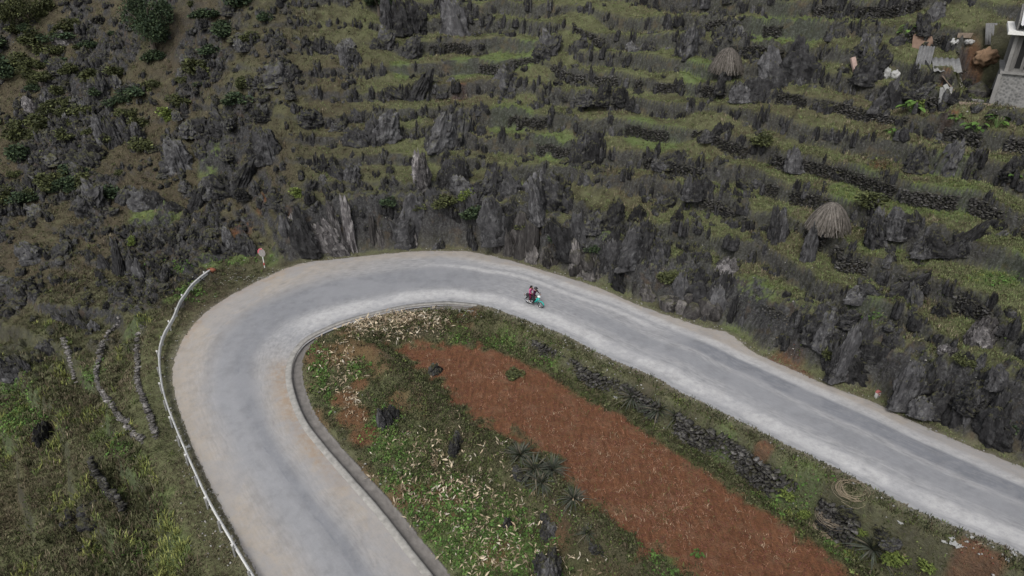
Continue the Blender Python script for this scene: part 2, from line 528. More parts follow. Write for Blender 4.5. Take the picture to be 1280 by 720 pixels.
def mat_terrain():
    m = NT("ground_cover")
    geo = m.n("NewGeometry")
    vec = m.coord("Object")
    A = m.sep(m.attr("maskA")); B = m.sep(m.attr("maskB")); Cc = m.sep(m.attr("maskC"))
    n_f = m.noise(vec, 3.2, 6, .68)
    n_m = m.noise(vec, .9, 5, .6)
    n_v = m.noise(vec, 9.0, 3, .7)
    dark = (.040, .037, .022); olive = (.112, .114, .062); lush = (.112, .148, .056); brown = (.080, .064, .042); dry = (.125, .105, .060)
    c = m.mix(m.ramp(n_m, [(.35, 0.0), (.65, 1.0)]), dark, olive)
    c = m.mix(m.math('MULTIPLY', B[1], m.ramp(n_f, [(.36, 0.0), (.62, .95)])), c, brown)
    c = m.mix(m.math('MULTIPLY', B[1], m.ramp(n_v, [(.52, 0.0), (.72, .75)])), c, dry)
    c = m.mix(m.math('MULTIPLY', Cc[0], m.ramp(n_f, [(.38, 0.05), (.60, .85)])), c, (.122, .134, .064))
    c = m.mix(m.math('MULTIPLY', A[1], m.ramp(n_f, [(.30, .15), (.58, 1.0)])), c, lush)
    c = m.mix(m.math('MULTIPLY', Cc[2], m.ramp(n_f, [(.25, .45), (.6, 1.0)])), c, m.mix(m.ramp(n_v, [(.4, 0.0), (.65, 1.0)]), (.040, .034, .026), (.100, .080, .056)))
    # red tilled earth
    stretch = m.mapping(vec, (1.0, .25, 1.0), (0, 0, math.radians(-42)))
    n_s = m.noise(stretch, 5.0, 6, .7)
    red = m.mix(m.ramp(n_s, [(.32, 0.0), (.66, 1.0)]), (.092, .042, .023), (.190, .088, .047))
    red = m.mix(m.ramp(n_m, [(.5, 0.0), (.72, .55)]), red, (.215, .125, .080))
    red = m.mix(m.math('MULTIPLY', m.ramp(n_v, [(.62, 0.0), (.74, 1.0)]), .5), red, (.19, .135, .10))
    c = m.mix(m.math('MULTIPLY', A[2], m.ramp(n_f, [(.22, .55), (.5, 1.0)])), c, red)
    rc, r1, r2 = rock_color(m, vec)
    stain = m.mix(m.ramp(n_m, [(.56, 0.0), (.72, .75)]), rc, (.085, .060, .040))
    stain = m.mix(m.ramp(n_f, [(.58, 0.0), (.72, .7)]), stain, (.040, .042, .020))
    c = m.mix(m.math('MULTIPLY', A[0], m.ramp(n_f, [(.2, .7), (.5, 1.0)])), c, stain)
    dustc = m.mix(n_m, (.27, .245, .21), (.20, .17, .135))
    c = m.mix(m.math('MULTIPLY', B[0], m.ramp(n_f, [(.3, .45), (.65, 1.0)])), c, dustc)
    h = m.math('ADD', m.math('MULTIPLY', n_f, .7), m.math('MULTIPLY', n_v, .5))
    h = m.math('ADD', h, m.math('MULTIPLY', m.math('MULTIPLY', n_s, A[2]), .9))
    m.bump(h, .9, .22)
    return m.out(c, .95)

def mat_rock(name, pale=1.0, moss=.8, tint=(1, 1, 1)):
    m = NT(name)
    oi = m.n("ObjectInfo")
    add = m.n("VectorMath", operation='ADD')
    m.link(m.coord("Object"), add.inputs[0])
    sc = m.n("VectorMath", operation='SCALE'); 
    m.link(oi.outputs["Location"], sc.inputs[0]); sc.inputs["Scale"].default_value = 1.0
    m.link(sc.outputs[0], add.inputs[1])
    vec = add.outputs[0]
    c, n1, n2 = rock_color(m, vec, pale)
    c = m.mix(1.0, c, tint, 'MULTIPLY')
    c = m.mix(1.0, c, m.ramp(oi.outputs["Random"], [(0, .72), (1, 1.35)]), 'MULTIPLY')
    geo = m.n("NewGeometry")
    c = m.mix(1.0, c, m.ramp(geo.outputs["Random Per Island"], [(0, .55), (.8, 1.15), (1, 1.9)]), 'MULTIPLY')
    nz = m.n("SeparateXYZ"); m.link(geo.outputs["Normal"], nz.inputs[0])
    up = m.ramp(nz.outputs[2], [(.35, 0.0), (.85, 1.0)])
    nm = m.noise(vec, 2.6, 5, .7)
    f = m.math('MULTIPLY', m.math('MULTIPLY', up, m.ramp(nm, [(.40, 0.0), (.60, 1.0)])), moss)
    c = m.mix(f, c, m.mix(n2, (.060, .066, .028), (.110, .104, .052)))
    h = m.math('ADD', m.math('MULTIPLY', n1, 1.0), m.math('MULTIPLY', n2, .5))
    m.bump(h, 1.0, .22)
    return m.out(c, .95)

def mat_road():
    m = NT("dusty_asphalt")
    at_ = m.sep(m.attr("road"))          # R: across 0 outer..1 inner, G: along 0..1, B: noise field
    vec = m.coord("Object")
    ac = m.attr("lane")                  # R: bare asphalt, G: tan dust, B: pale dust
    L = m.sep(ac)
    n1 = m.noise(vec, .55, 6, .62); n2 = m.noise(vec, 2.4, 6, .7); n3 = m.noise(vec, 14, 3, .7)
    uvn = m.n("CombineXYZ"); 
    m.link(m.math('MULTIPLY', at_[0], 44.0), uvn.inputs[0]); m.link(m.math('MULTIPLY', at_[1], 22.0), uvn.inputs[1])
    ns = m.noise(uvn.outputs[0], 1.0, 6, .62)        # streaks drawn out along the traffic
    c = m.mix(m.ramp(ns, [(.36, 0.0), (.64, 1.0)]), (.215, .217, .226), (.305, .304, .304))
    c = m.mix(m.math('MULTIPLY', L[0], m.ramp(m.math('ADD', m.math('MULTIPLY', ns, .65), m.math('MULTIPLY', n2, .35)), [(.36, .25), (.52, 1.0)])), c, (.165, .171, .186))
    c = m.mix(m.math('MULTIPLY', L[1], m.ramp(n2, [(.28, .45), (.6, 1.0)])), c, (.318, .280, .235))
    c = m.mix(m.math('MULTIPLY', m.sep(m.attr('earth'))[0], m.ramp(n2, [(.36, .1), (.58, .9)])), c, (.265, .205, .150))
    c = m.mix(m.math('MULTIPLY', L[2], m.ramp(n2, [(.3, .3), (.62, 1.0)])), c, (.43, .425, .42))
    nb = m.noise(vec, 1.1, 5, .65)
    c = m.mix(1.0, c, m.ramp(nb, [(.3, .86), (.5, 1.0), (.7, 1.08)]), 'MULTIPLY')
    c = m.mix(m.ramp(n1, [(.55, 0.0), (.75, .35)]), c, (.21, .213, .222))
    c = m.mix(m.ramp(m.noise(vec, .22, 3, .5), [(.55, 0.0), (.58, .35)]), c, m.mix(n2, (.20, .205, .22), (.30, .30, .305)))
    c = m.mix(m.ramp(n3, [(.3, .16), (.5, 0.0)]), c, (.13, .125, .12))
    m.bump(m.math('ADD', n3, m.math('MULTIPLY', n2, .5)), .25, .02)
    return m.out(c, .88)

def mat_vcol(name, attr="tint", rough=.8, var=.3, trans=0.0):
    m = NT(name)
    n = m.noise(m.coord(), 4.0, 3)
    c = m.mix(1.0, m.attr(attr), m.ramp(n, [(.25, 1 - var), (.75, 1 + var)]), 'MULTIPLY')
    return m.out(c, rough)

M = {}
M['terrain'] = mat_terrain()
M['road'] = mat_road()
M['rock'] = mat_rock("karst_limestone", .9, 1.0)
M['rock_pale'] = mat_rock("freshly_cut_limestone", 1.6, .35, (2.1, 2.0, 1.95))
M['wallstone'] = mat_rock("dry_wall_stone", .9, .55, (1.5, 1.46, 1.38))
M['wallstone_pale'] = mat_rock("pale_gravel_stone", 1.2, .35, (4.2, 4.0, 3.75))
M['rock_cut'] = mat_rock("quarried_cut_rock", .8, .7, (1.65, 1.56, 1.46))
M['black_rock'] = mat_rock("black_field_stone", .5, .15, (.8, .8, .85))
M['leaf'] = mat_vcol("foliage")
M['concrete'] = simple("weathered_concrete", (.27, .26, .24), .9, .35, 3.0)
M['concrete_dark'] = simple("stained_concrete", (.15, .14, .13), .92, .35, 2.5)

# ------------------------------------------------------------------ terrain mesh
idx = np.arange(NX * NY).reshape(NY, NX)
quads = np.stack([idx[:-1, :-1], idx[:-1, 1:], idx[1:, 1:], idx[1:, :-1]], -1).reshape(-1, 4)
maskA = np.stack([ROCK, LUSH * (1 - .7 * DUST), SOIL], -1).reshape(-1, 3)
maskB = np.stack([np.clip(DUST, 0, 1), DRY, CRUST], -1).reshape(-1, 3)
maskC = np.stack([GREEN, MOTT, np.clip(np.maximum(HOLLOW * (.40 + .55 * RIB) * (1 - LUSH) * (dO > 2) * out, .75 * sstep(.15, .7, BANK) * inI), 0, 1)], -1).reshape(-1, 3)
terrain = mesh_np("ground", np.stack([GX, GY, TER], -1).reshape(-1, 3), quads, M['terrain'], smooth=True,
                  attrs=dict(maskA=maskA, maskB=maskB, maskC=maskC))
tag(terrain, kind='structure')

# ------------------------------------------------------------------ road surface
d_, j_ = nearest(EO[:, 0], EO[:, 1], EI)
j_ = np.maximum.accumulate(j_).astype(float)
j_ = smooth1(j_, 26)
_in = np.stack([np.interp(j_, np.arange(len(EI)), EI[:, k]) for k in range(3)], 1)
NA = 80
tt = np.concatenate([[-.07], np.linspace(0, 1, NA), [1.055]])
RP = EO[:, None] * (1 - tt[None, :, None]) + _in[:, None] * tt[None, :, None]
tc = np.clip(tt, 0, 1)
RP[:, :, 2] += .07 * (1 - (2 * tc[None] - 1) ** 2) - .075 * ((tt < 0) | (tt > 1))[None]
n_ = len(EO)
ri = np.arange(n_ * len(tt)).reshape(n_, len(tt))
rq = np.stack([ri[:-1, :-1], ri[1:, :-1], ri[1:, 1:], ri[:-1, 1:]], -1).reshape(-1, 4)
along = np.linspace(0, 1, n_)[:, None] + 0 * tt[None]
acr = tt[None] + 0 * along
RX, RY = RP[..., 0], RP[..., 1]
wob = .035 * fbm(along * 30, acr * 2, 1.0, 3) + .05 * fbm(RX * .12, RY * .12, 3.0, 2)
uu, vv, _ = project(RP)
def gate(x, a, b, c, d): return sstep(a, b, x) * (1 - sstep(c, d, x))
_W = np.hypot(EO[:, 0] - _in[:, 0], EO[:, 1] - _in[:, 1]); _Ws = smooth1(_W, 34)
_W0 = np.minimum(_W, _Ws + 0 * _W)
a2 = 1 - (1 - acr) * (_W / _Ws)[:, None] + wob
# progress of the road by its image column on the right leg, and by row on the left leg
ax = along
k_r = float(np.interp(0, [0], [0]))
def s_of(px, py):
    return np.argmin(np.hypot(*(project(EO)[i] - w for i, w in ((0, px), (1, py))))) / (n_ - 1)
sR, sRm, sBike, sTop, sSign, sL1, sL2 = s_of(1280, 589), s_of(860, 405), s_of(687, 342), s_of(500, 317), s_of(323, 353), s_of(220, 480), s_of(323, 713)
bare = .75 * gate(a2, .30, .42, .66, .80) * sstep(sBike - .02, sTop - .04, ax) * (1 - .4 * sstep(sL1, sL2, ax))
bare = np.maximum(bare, .65 * gate(a2, .24, .30, .50, .62) * sstep(sTop, sSign, ax) * (1 - .55 * sstep(sSign + .05, sL1 + .05, ax)))
bare = np.maximum(bare, .8 * gate(a2, .56, .60, .66, .72) * sstep(sSign, sL1 + .02, ax))
bare = np.maximum(bare, 1.0 * gate(a2, .20, .225, .37, .42) * (1 - sstep(sRm - .03, sRm + .015, ax)))
bare = np.maximum(bare, .55 * gate(a2, .45, .5, .62, .70) * (1 - sstep(sBike - .08, sBike, ax)))
bare = np.maximum(bare, .9 * gate(a2, .52, .6, .8, .9) * gate(ax, sRm + .03, sRm + .035, sRm + .04, sRm + .04) * 0)
seam = np.maximum(gate(a2, .575, .583, .592, .605) * gate(ax, sSign, sL1, sL2 + .1, sL2 + .2), gate(a2, .385, .39, .398, .41) * (1 - sstep(sRm - .02, sRm + .03, ax)))
seam = seam * sstep(-.2, .2, fbm(along * 60, acr * 3, 5.0, 2))
bare = np.maximum(bare, 1.0 * seam)
tan_ = (1 - sstep(.06, .46, a2)) * sstep(sTop - .05, sSign, ax) * .95
tan_ = np.maximum(tan_, (1 - sstep(.05, .20, a2)) * .75)
tan_ = np.maximum(tan_, sstep(.62, .95, a2) * sstep(sSign + .04, sL1 + .06, ax) * .85)
pale = gate(a2, .06, .12, .17, .24) * .7 * (1 - sstep(sBike, sTop, ax))
pale = np.maximum(pale, gate(a2, .74, .83, .90, .985) * .95 * (1 - sstep(sSign - .02, sSign + .06, ax)))
pale = np.maximum(pale, gate(a2, .24, .29, .31, .36) * .8 * gate(ax, sRm, sRm + .03, sTop - .06, sTop))
pale = np.maximum(pale, .18 * gate(a2, .30, .40, .50, .58) * sstep(sSign, sL1, ax))
bare = np.maximum(bare, .6 * gate(a2, .26, .42, .58, .74) * sstep(sL1 - .03, sL1 + .06, ax))
earth = np.clip(gate(a2, .80, .95, 1.0, 1.05) * gate(ax, s_of(221, 440), s_of(220, 485), s_of(286, 643), s_of(323, 713)) + .7 * (1 - sstep(.0, .05, a2)) * gate(ax, s_of(425, 325), s_of(323, 353), s_of(235, 417), s_of(221, 451)), 0, 1)
lane = np.stack([np.clip(bare, 0, 1), np.clip(tan_, 0, 1), np.clip(pale, 0, 1)], -1).reshape(-1, 3)
rv = np.stack([acr * 1.0, along * 6.0, 0 * acr], -1).reshape(-1, 3)
road = mesh_np("road", RP.reshape(-1, 3), rq, M['road'], smooth=True, attrs=dict(lane=lane, road=rv, earth=np.stack([earth] * 3, -1).reshape(-1, 3)))
tag(road, kind='structure')
# ------------------------------------------------------------------ rocks
def ico(sub):
    bm = bmesh.new(); bmesh.ops.create_icosphere(bm, subdivisions=sub, radius=1.0)
    bm.verts.ensure_lookup_table()
    v = np.array([x.co[:] for x in bm.verts]); f = np.array([[q.index for q in p.verts] for p in bm.faces])
    bm.free(); return v, f
ICO = {k: ico(k) for k in (2, 3, 4, 5)}

def blade(r, sub, h, wa, wb, point, seed, flute=.30):
    """one fluted karst blade: narrow to the top, split by vertical grooves"""
    v, f = ICO[sub]
    v = v.copy()
    t = (v[:, 2] + 1) / 2
    th = np.arctan2(v[:, 1], v[:, 0])
    hr = np.maximum(np.hypot(v[:, 0], v[:, 1]), .25)
    full = np.where(v[:, 2] < 0.2, .98 / hr * np.minimum(hr / .3, 1), 1 / np.sqrt(np.clip(1 - .55 * v[:, 2] ** 2, .3, 1)))
    full = np.minimum(full, 2.2)
    taper = (1 - point * t ** 1.15) * full
    g = .6 * ridged(np.cos(th) * 1.7 + seed, np.sin(th) * 1.7, t * .7 + seed * .3, 3, seed) + .4 * ridged(np.cos(th) * 4.2 + seed, np.sin(th) * 4.2, t * .9 + seed * .7, 2, seed + 9)
    rad = taper * (1 - flute * 1.25 + flute * 1.9 * g)
    lumps = fbm(v[:, 0] * 1.9 + seed, v[:, 1] * 1.9, v[:, 2] * 2.2, 4, seed)
    rad = rad * (1 + .55 * lumps)
    x, y = v[:, 0] * wa * rad, v[:, 1] * wb * rad
    top = ridged(v[:, 0] * 1.5 + seed * 2, v[:, 1] * 1.5, seed, 2, seed)
    z = (t * h) * (1 + .55 * (top - .7) * t)
    fine = fbm(x * 5 / max(wa, .2), y * 5 / max(wa, .2), z * 1.6, 3, seed + 5)
    x = x * (1 + .24 * fine); y = y * (1 + .24 * fine)
    lx, ly = r.normal(0, .16, 2)
    x = x + lx * z; y = y + ly * z
    return np.stack([x, y, z], 1), f

def hull_stone(r, n=16, bev=0.0):
    """an angular broken stone: the hull of a few points, its edges worn"""
    bm = bmesh.new()
    p = r.normal(size=(n, 3)); p /= np.linalg.norm(p, axis=1, keepdims=True); p *= r.uniform(.75, 1.0, (n, 1))
    p = np.sign(p) * np.abs(p) ** .75
    for q in p: bm.verts.new(q)
    g = bmesh.ops.convex_hull(bm, input=bm.verts[:])
    bmesh.ops.delete(bm, geom=[e for e in g['geom_interior'] if isinstance(e, bmesh.types.BMVert)], context='VERTS')
    if bev: bmesh.ops.bevel(bm, geom=bm.edges[:], offset=bev, segments=1, affect='EDGES', clamp_overlap=True)
    bmesh.ops.triangulate(bm, faces=bm.faces[:])
    bmesh.ops.recalc_face_normals(bm, faces=bm.faces[:])
    bm.verts.index_update()
    v = np.array([x.co[:] for x in bm.verts]); f = np.array([[q.index for q in t.verts] for t in bm.faces]); bm.free()
    if bev: v = v * (1 + .10 * fbm(v[:, 0] * 2.5 + n, v[:, 1] * 2.5, v[:, 2] * 2.5, 2))[:, None]
    return v, f

def outcrop(seed, kind, sub=5):
    r = np.random.default_rng(seed)
    V, F, off = [], [], 0
    if kind == 'block':
        for i in range(r.integers(5, 8)):
            v, f = hull_stone(r, 17, .05)
            s = r.uniform(.30, .62); v = v * [s, s * r.uniform(.6, 1), s * r.uniform(.7, 1.2)]
            q = r.uniform(0, PI); c, s_ = math.cos(q), math.sin(q)
            v = np.stack([v[:, 0] * c - v[:, 1] * s_ + r.normal(0, .34), v[:, 0] * s_ + v[:, 1] * c + r.normal(0, .16), v[:, 2] + r.uniform(0, .62)], 1)
            V.append(v); F.append(f + off); off += len(v)
        return np.concatenate(V), np.concatenate(F)
    if kind == 'pinnacle':
        n = r.integers(3, 6); specs = []
        for i in range(n):
            h = 1.0 * r.uniform(.45, 1.0) if i else 1.0
            specs.append((r.normal(0, .26), r.normal(0, .20), h, r.uniform(.28, .46), r.uniform(.20, .34), r.uniform(.30, .62), .42))
    elif kind == 'ridge':
        n = r.integers(4, 7); specs = []
        for i in range(n):
            x = (i / (n - 1) - .5) * 1.5
            specs.append((x, r.normal(0, .10), r.uniform(.5, 1.0) * (1 - .5 * abs(x)), r.uniform(.24, .36), r.uniform(.22, .34), r.uniform(.25, .55), .38))
    elif kind == 'slab':
        n = r.integers(3, 5); specs = []
        for i in range(n):
            specs.append((r.normal(0, .32), r.normal(0, .15), r.uniform(.6, 1.0), r.uniform(.34, .55), r.uniform(.22, .34), r.uniform(.15, .40), .22))
    else:
        n = r.integers(2, 4); specs = []
        for i in range(n):
            specs.append((r.normal(0, .22), r.normal(0, .22), r.uniform(.5, .8), r.uniform(.34, .55), r.uniform(.30, .48), r.uniform(.25, .45), .20))
    for (x, y, h, a, b, p, fl) in specs:
        v, f = blade(r, sub, h + .25, a, b, p, float(r.uniform(0, 90)), fl)
        c, s_ = math.cos(q := r.uniform(0, PI)), math.sin(q)
        v = np.stack([v[:, 0] * c - v[:, 1] * s_ + x, v[:, 0] * s_ + v[:, 1] * c + y, v[:, 2] - .25], 1)
        V.append(v); F.append(f + off); off += len(v)
    return np.concatenate(V), np.concatenate(F)

PROTO = {}
for kind, cnt in (('pinnacle', 9), ('ridge', 6), ('slab', 6), ('boulder', 5), ('block', 8)):
    PROTO[kind] = []
    for k in range(cnt):
        v, f = outcrop(100 + 17 * k + len(kind), kind)
        me = mesh_np("rock_outcrop", v, f, M['rock']).data
        PROTO[kind].append(me)
        bpy.data.objects.remove(bpy.data.objects["rock_outcrop"], do_unlink=True)

def rock_zone(u, v, x, y):
    """where the rock stands, in words"""
    if u > 1060 and v < 240: return "below the grey house", "rocks round the house plot"
    if u > 820 and v < 170: return "on the terraces round the upper straw stack", "rocks on the upper terraces"
    if u > 800: return "on the terraces round the lower straw stack", "rocks on the lower terraces"
    if u > 440 and v > 235: return "over the cut bank behind the motorbike", "rocks along the cut bank"
    if u > 440: return "on the steep slope above the bend", "rocks above the bend"
    if v > 330: return "on the hollow left of the guard rail", "rocks left of the guard rail"
    return "on the brushy slope left of the bend", "rocks on the brushy slope"

KIND_WORDS = {'pinnacle': "spiky fluted dark limestone pinnacles", 'ridge': "jagged dark limestone ridge", 'slab': "broad upright dark limestone slab", 'boulder': "low rounded dark limestone boulder", 'block': "angular broken limestone blocks"}
rock_count = 0
def put_rock(kind, p, w, h, rz, label=None, group=None, mat=None, tilt=0.0, depth=None, name="rock_outcrop"):
    global rock_count
    me = random.choice(PROTO[kind])
    o = bpy.data.objects.new(name, me)
    COL.objects.link(o)
    o.location = p
    o.rotation_euler = (tilt, random.uniform(-.08, .08), rz)
    o.scale = (w, depth or w, h)
    u, v, _ = project(np.array(p))
    z = rock_zone(u, v, p[0], p[1])
    tag(o, label or f"{KIND_WORDS[kind]} {z[0]}", "rock", group or z[1])
    if mat is not None:
        o.data = me
        o.material_slots[0].link = 'OBJECT'
        o.material_slots[0].material = mat
    rock_count += 1
    return o

# rocks one can point at: column, row of the foot, height and width in pixels of the survey photo, kind, own label
NAMED = [
 (1157,207,52,48,'pinnacle',"tall broad dark rock below the bright taro plants and the scrap sheets",None),
 (1265,220,42,44,'boulder',"big rounded dark rock at the end of the wall below the house",None),
 (1200,315,52,62,'ridge',"fluted dark rock ridge on the terrace right of the lower straw stack",None),
 (1108,303,52,46,'pinnacle',"dark fluted rock in the stone wall right of the lower straw stack",None),
 (1140,296,46,40,'slab',"grey slab rock against the curved stone wall right of the lower stack",None),
 (968,303,58,30,'pinnacle',"slender grey rock tooth left of the lower straw stack",None),
 (905,345,30,34,'slab',"pale grey rock end of the terrace wall over the grass strip",'rock_pale'),
 (1018,425,56,46,'pinnacle',"cluster of dark fluted spikes at the corner over the red earth scar",None),
 (1058,402,32,36,'pinnacle',"small dark fluted cone on the terrace over the spiky corner rock",None),
 (1122,372,46,66,'ridge',"row of dark rocks breaking through the middle terrace wall",None),
 (1168,395,44,44,'pinnacle',"dark pinnacle between the two dark rocks over the kilometre stone",None),
 (1212,392,36,36,'pinnacle',"dark knobbly rock right of the pinnacle over the kilometre stone",None),
 (1222,432,50,50,'slab',"grey rock with white broken edges on the right bank",'rock_pale'),
 (1154,512,76,62,'slab',"big blocky dark road cut rock right of the kilometre stone",None),
 (1188,528,60,60,'ridge',"cracked grey brown road cut block at the right road edge",None),
 (1056,470,80,54,'slab',"tall rough rock with a pale broken face left of the kilometre stone",None),
 (1056,478,44,24,'slab',"pale pinkish broken rock face beside the road",'rock_pale'),
 (1100,450,46,46,'ridge',"grey lumpy boulders over the kilometre stone",None),
 (1205,500,46,50,'pinnacle',"dark block on top of the right road cut",None),
 (1268,482,46,44,'boulder',"round black boulder at the right picture edge over the road cut",None),
 (1182,443,20,26,'boulder',"small pale round stone near the white edged rock",'rock_pale'),
 (888,408,72,44,'slab',"tall grey split rock leaning at the end of the cliff by the road bulge",None),
 (862,378,56,44,'slab',"grey split rock at the cliff end over the road bulge",None),
 (795,325,58,52,'slab',"large grey slab rock on the cliff over the motorbike",None),
 (826,335,46,40,'pinnacle',"dark spike rock next to the large cliff slab",None),
 (762,335,62,46,'slab',"upright dark slab in the cliff right of the motorbike",None),
 (720,322,66,48,'slab',"dark ribbed slab in the cliff over the motorbike",None),
 (678,268,66,36,'pinnacle',"narrow dark pinnacle on the slope over the motorbike",None),
 (640,300,66,60,'slab',"dark cliff face block behind the bend",None),
 (585,302,66,70,'slab',"dark weathered cliff block behind the top of the bend",None),
 (530,305,66,70,'slab',"dark grey cliff block with brown stains behind the bend",None),
 (490,308,62,64,'slab',"grey brown cliff block with a pale crest",None),
 (438,314,88,36,'slab',"tall pale grey pinnacle with a white streak by the bend",'rock_pale'),
 (408,320,64,60,'slab',"pale grey cracked rock face at the start of the bend",'rock_pale'),
 (372,318,66,42,'slab',"brownish grey rock beside the pale cracked face",None),
 (304,318,44,40,'slab',"dark rock left behind the round sign",None),
 (533,228,52,34,'pinnacle',"pale grey leaning rock above the bend",'rock_pale'),
 (442,82,34,24,'slab',"flat faced grey rock standing alone high on the slope",None),
 (1015,318,66,30,'pinnacle',"dark rock pedestal holding the lower straw stack",None),
 (905,108,34,34,'boulder',"dark rock pedestal under the upper straw stack",None),
 (960,120,50,52,'ridge',"dark fluted rocks right of the upper straw stack",None),
 (980,100,60,60,'slab',"wide dark rock face in the terrace right of the upper straw stack",None),
 (1152,34,42,36,'pinnacle',"dark rock over the big leaved plant left of the brown panel",None),
 (1080,92,56,48,'pinnacle',"dark rocks behind the pink slab",None),
 (1135,130,60,56,'ridge',"dark rocks below the white bags",None),
 (20,470,46,40,'slab',"black rock at the left picture edge below the hollow",None),
 (60,445,36,44,'boulder',"black rock in the hollow left of the low gravel walls",None),
 (95,408,36,46,'ridge',"black ridge in the hollow left of the guard rail",None),
 (150,345,62,46,'ridge',"dark ridge on the left slope over the hollow",None),
 (182,258,40,44,'boulder',"dark hump rock on the left slope",None),
 (243,262,36,44,'ridge',"dark rock over the bright grass patch left of the sign",None),
 (203,352,28,22,'pinnacle',"dark grey stump of rock by the start of the guard rail",None),
 (45,556,44,50,'boulder',"grey cracked rock at the left picture edge below the green weeds",None),
 (75,56,22,40,'slab',"white streaked rock face among the bushes of the upper left",'rock_pale'),
 (52,140,26,26,'slab',"white streaked small rock at the left picture edge",'rock_pale'),
]
for (u, v, hp, wp, kind, label, mat) in NAMED:
    p = hit(u, v)
    s = px_at(p)
    if hz(p.x, p.y, out.astype(float)) > .5:
        need = 1.2 if (mat and v > 290) else .9 + (.18 if kind == 'slab' else .30) * wp / s
        for _ in range(20):
            if hz(p.x, p.y, dO) > need: break
            k = nearest(np.array([p.x]), np.array([p.y]), EO)[1][0]; nv = _nrm[k] / np.linalg.norm(_nrm[k])
            p.x += .12 * nv[0]; p.y += .12 * nv[1]
        p.z = min(p.z + .6, float(hz(p.x, p.y)))
    w, h = wp / s / 1.1, hp / s / .92 * (.70 if kind == 'pinnacle' else .78)
    put_rock(kind, (p.x, p.y + .2, p.z - .15), w, h, random.uniform(0, 6.28) if kind in ('pinnacle', 'boulder') else random.uniform(-.5, .3), label,
             mat=M[mat] if mat else None, depth=min(w, 1.5) * .75 if kind != 'pinnacle' else None)

# larger outcrops of the slope, where the photograph has them
for n, (u, v, wp) in enumerate([(484,62,52),(522,118,60),(602,42,60),(560,182,64),(470,175,56),(622,236,64),(575,228,50),(705,250,58),(745,200,56),(765,120,52),(690,70,54),(862,62,60),(836,262,56),(782,272,64),(882,238,50),(945,236,46),(1092,62,56),(905,165,44),(1010,205,44),(1185,300,40),(1075,215,40),(850,200,46),(520,30,56),(640,110,46),
      (270,160,60),(330,190,56),(380,150,50),(300,230,60),(220,205,52),(350,95,48),(410,215,50),(120,260,56),(60,320,50),(250,90,46),(160,170,50),(95,205,46),(395,60,48),(440,150,40)]):
    p = hit(u, v); s = px_at(p); w = wp / s * (.70 if u > 800 else .85)
    put_rock(['pinnacle', 'ridge', 'pinnacle', 'slab'][n % 4] if u > 430 else ['ridge', 'pinnacle', 'boulder'][n % 3], (p.x, p.y + .2, p.z - .45), w, w * random.uniform(.60, .90), random.uniform(-.5, .5), depth=w * .7)

# field stones inside the hairpin
for (u, v, hp, wp, label) in [(541,470,22,20,"black rock stump at the tip of the red field"), (491,524,42,26,"black rock post among the maize stalks"),
    (683,720,62,44,"black rock in the lower maize patch near the bottom"), (681,664,30,24,"black rock above the largest one in the maize patch"),
    (633,662,24,14,"thin grey rock left of the black maize patch rocks"), (573,562,30,22,"dark rock half sunk in the bank beside the red field"),
    (660,600,24,26,"dark rock under the spiky plants on the field bank"), (752,690,18,20,"dark rock on the bank below the red field"), (1062,640,18,28,"dark stone under the dry vine coil on the verge"), (1112,672,22,30,"dark stone beside the big grey spiky plant")]:
    p = hit(u, v); s = px_at(p)
    put_rock('slab' if hp < 40 else 'pinnacle', (p.x, p.y + .1, p.z - .08), wp / s / 1.0, hp / s / .9 * .62, random.uniform(0, 6), label, "dark stones inside the hairpin", None)

# broken blocks of the road cut, shoulder to shoulder along the outer edge
_eu, _ev, _ = project(EO)
s_acc = 0.0; last = EO[0]
for i in range(len(EO)):
    u = _eu[i]
    if not (455 < u < 905 or 1032 < u < 1330) or random.random() < .10: continue
    if np.hypot(*(EO[i, :2] - last[:2])) < random.uniform(.95, 1.5): continue
    last = EO[i]; nv = _nrm[i] / np.linalg.norm(_nrm[i]); d = random.uniform(1.25, 1.75)
    x, y = EO[i, 0] + nv[0] * d, EO[i, 1] + nv[1] * d
    if abs(u - 1100) < 42: continue
    h = hz(EO[i, 0] + nv[0] * 3.4, EO[i, 1] + nv[1] * 3.4) - hz(EO[i, 0] + nv[0] * .8, EO[i, 1] + nv[1] * .8)
    h = max(.9, float(h) * random.choice([.4, .6, .75, .95])); w = random.uniform(1.2, 2.4)
    yaw = math.atan2(nv[1], nv[0]) - PI / 2 + random.uniform(-.7, .7)
    put_rock(random.choice(['slab', 'block', 'ridge', 'boulder', 'block'] if u < 905 else ['ridge', 'slab', 'pinnacle']), (x, y, hz(EO[i, 0] + nv[0] * 1.0, EO[i, 1] + nv[1] * 1.0) - .3), w, h, yaw,
             "grey brown broken block of the road cut behind the bend" if u < 905 else "dark broken block of the road cut at the right", "blocks of the road cut" if u < 905 else "blocks of the right road cut", M['rock_cut'] if u < 905 and random.random() < .9 else None, depth=w * .62, name="road_cut_rock")

qgy, qgx = np.gradient(Q, YS, XS)
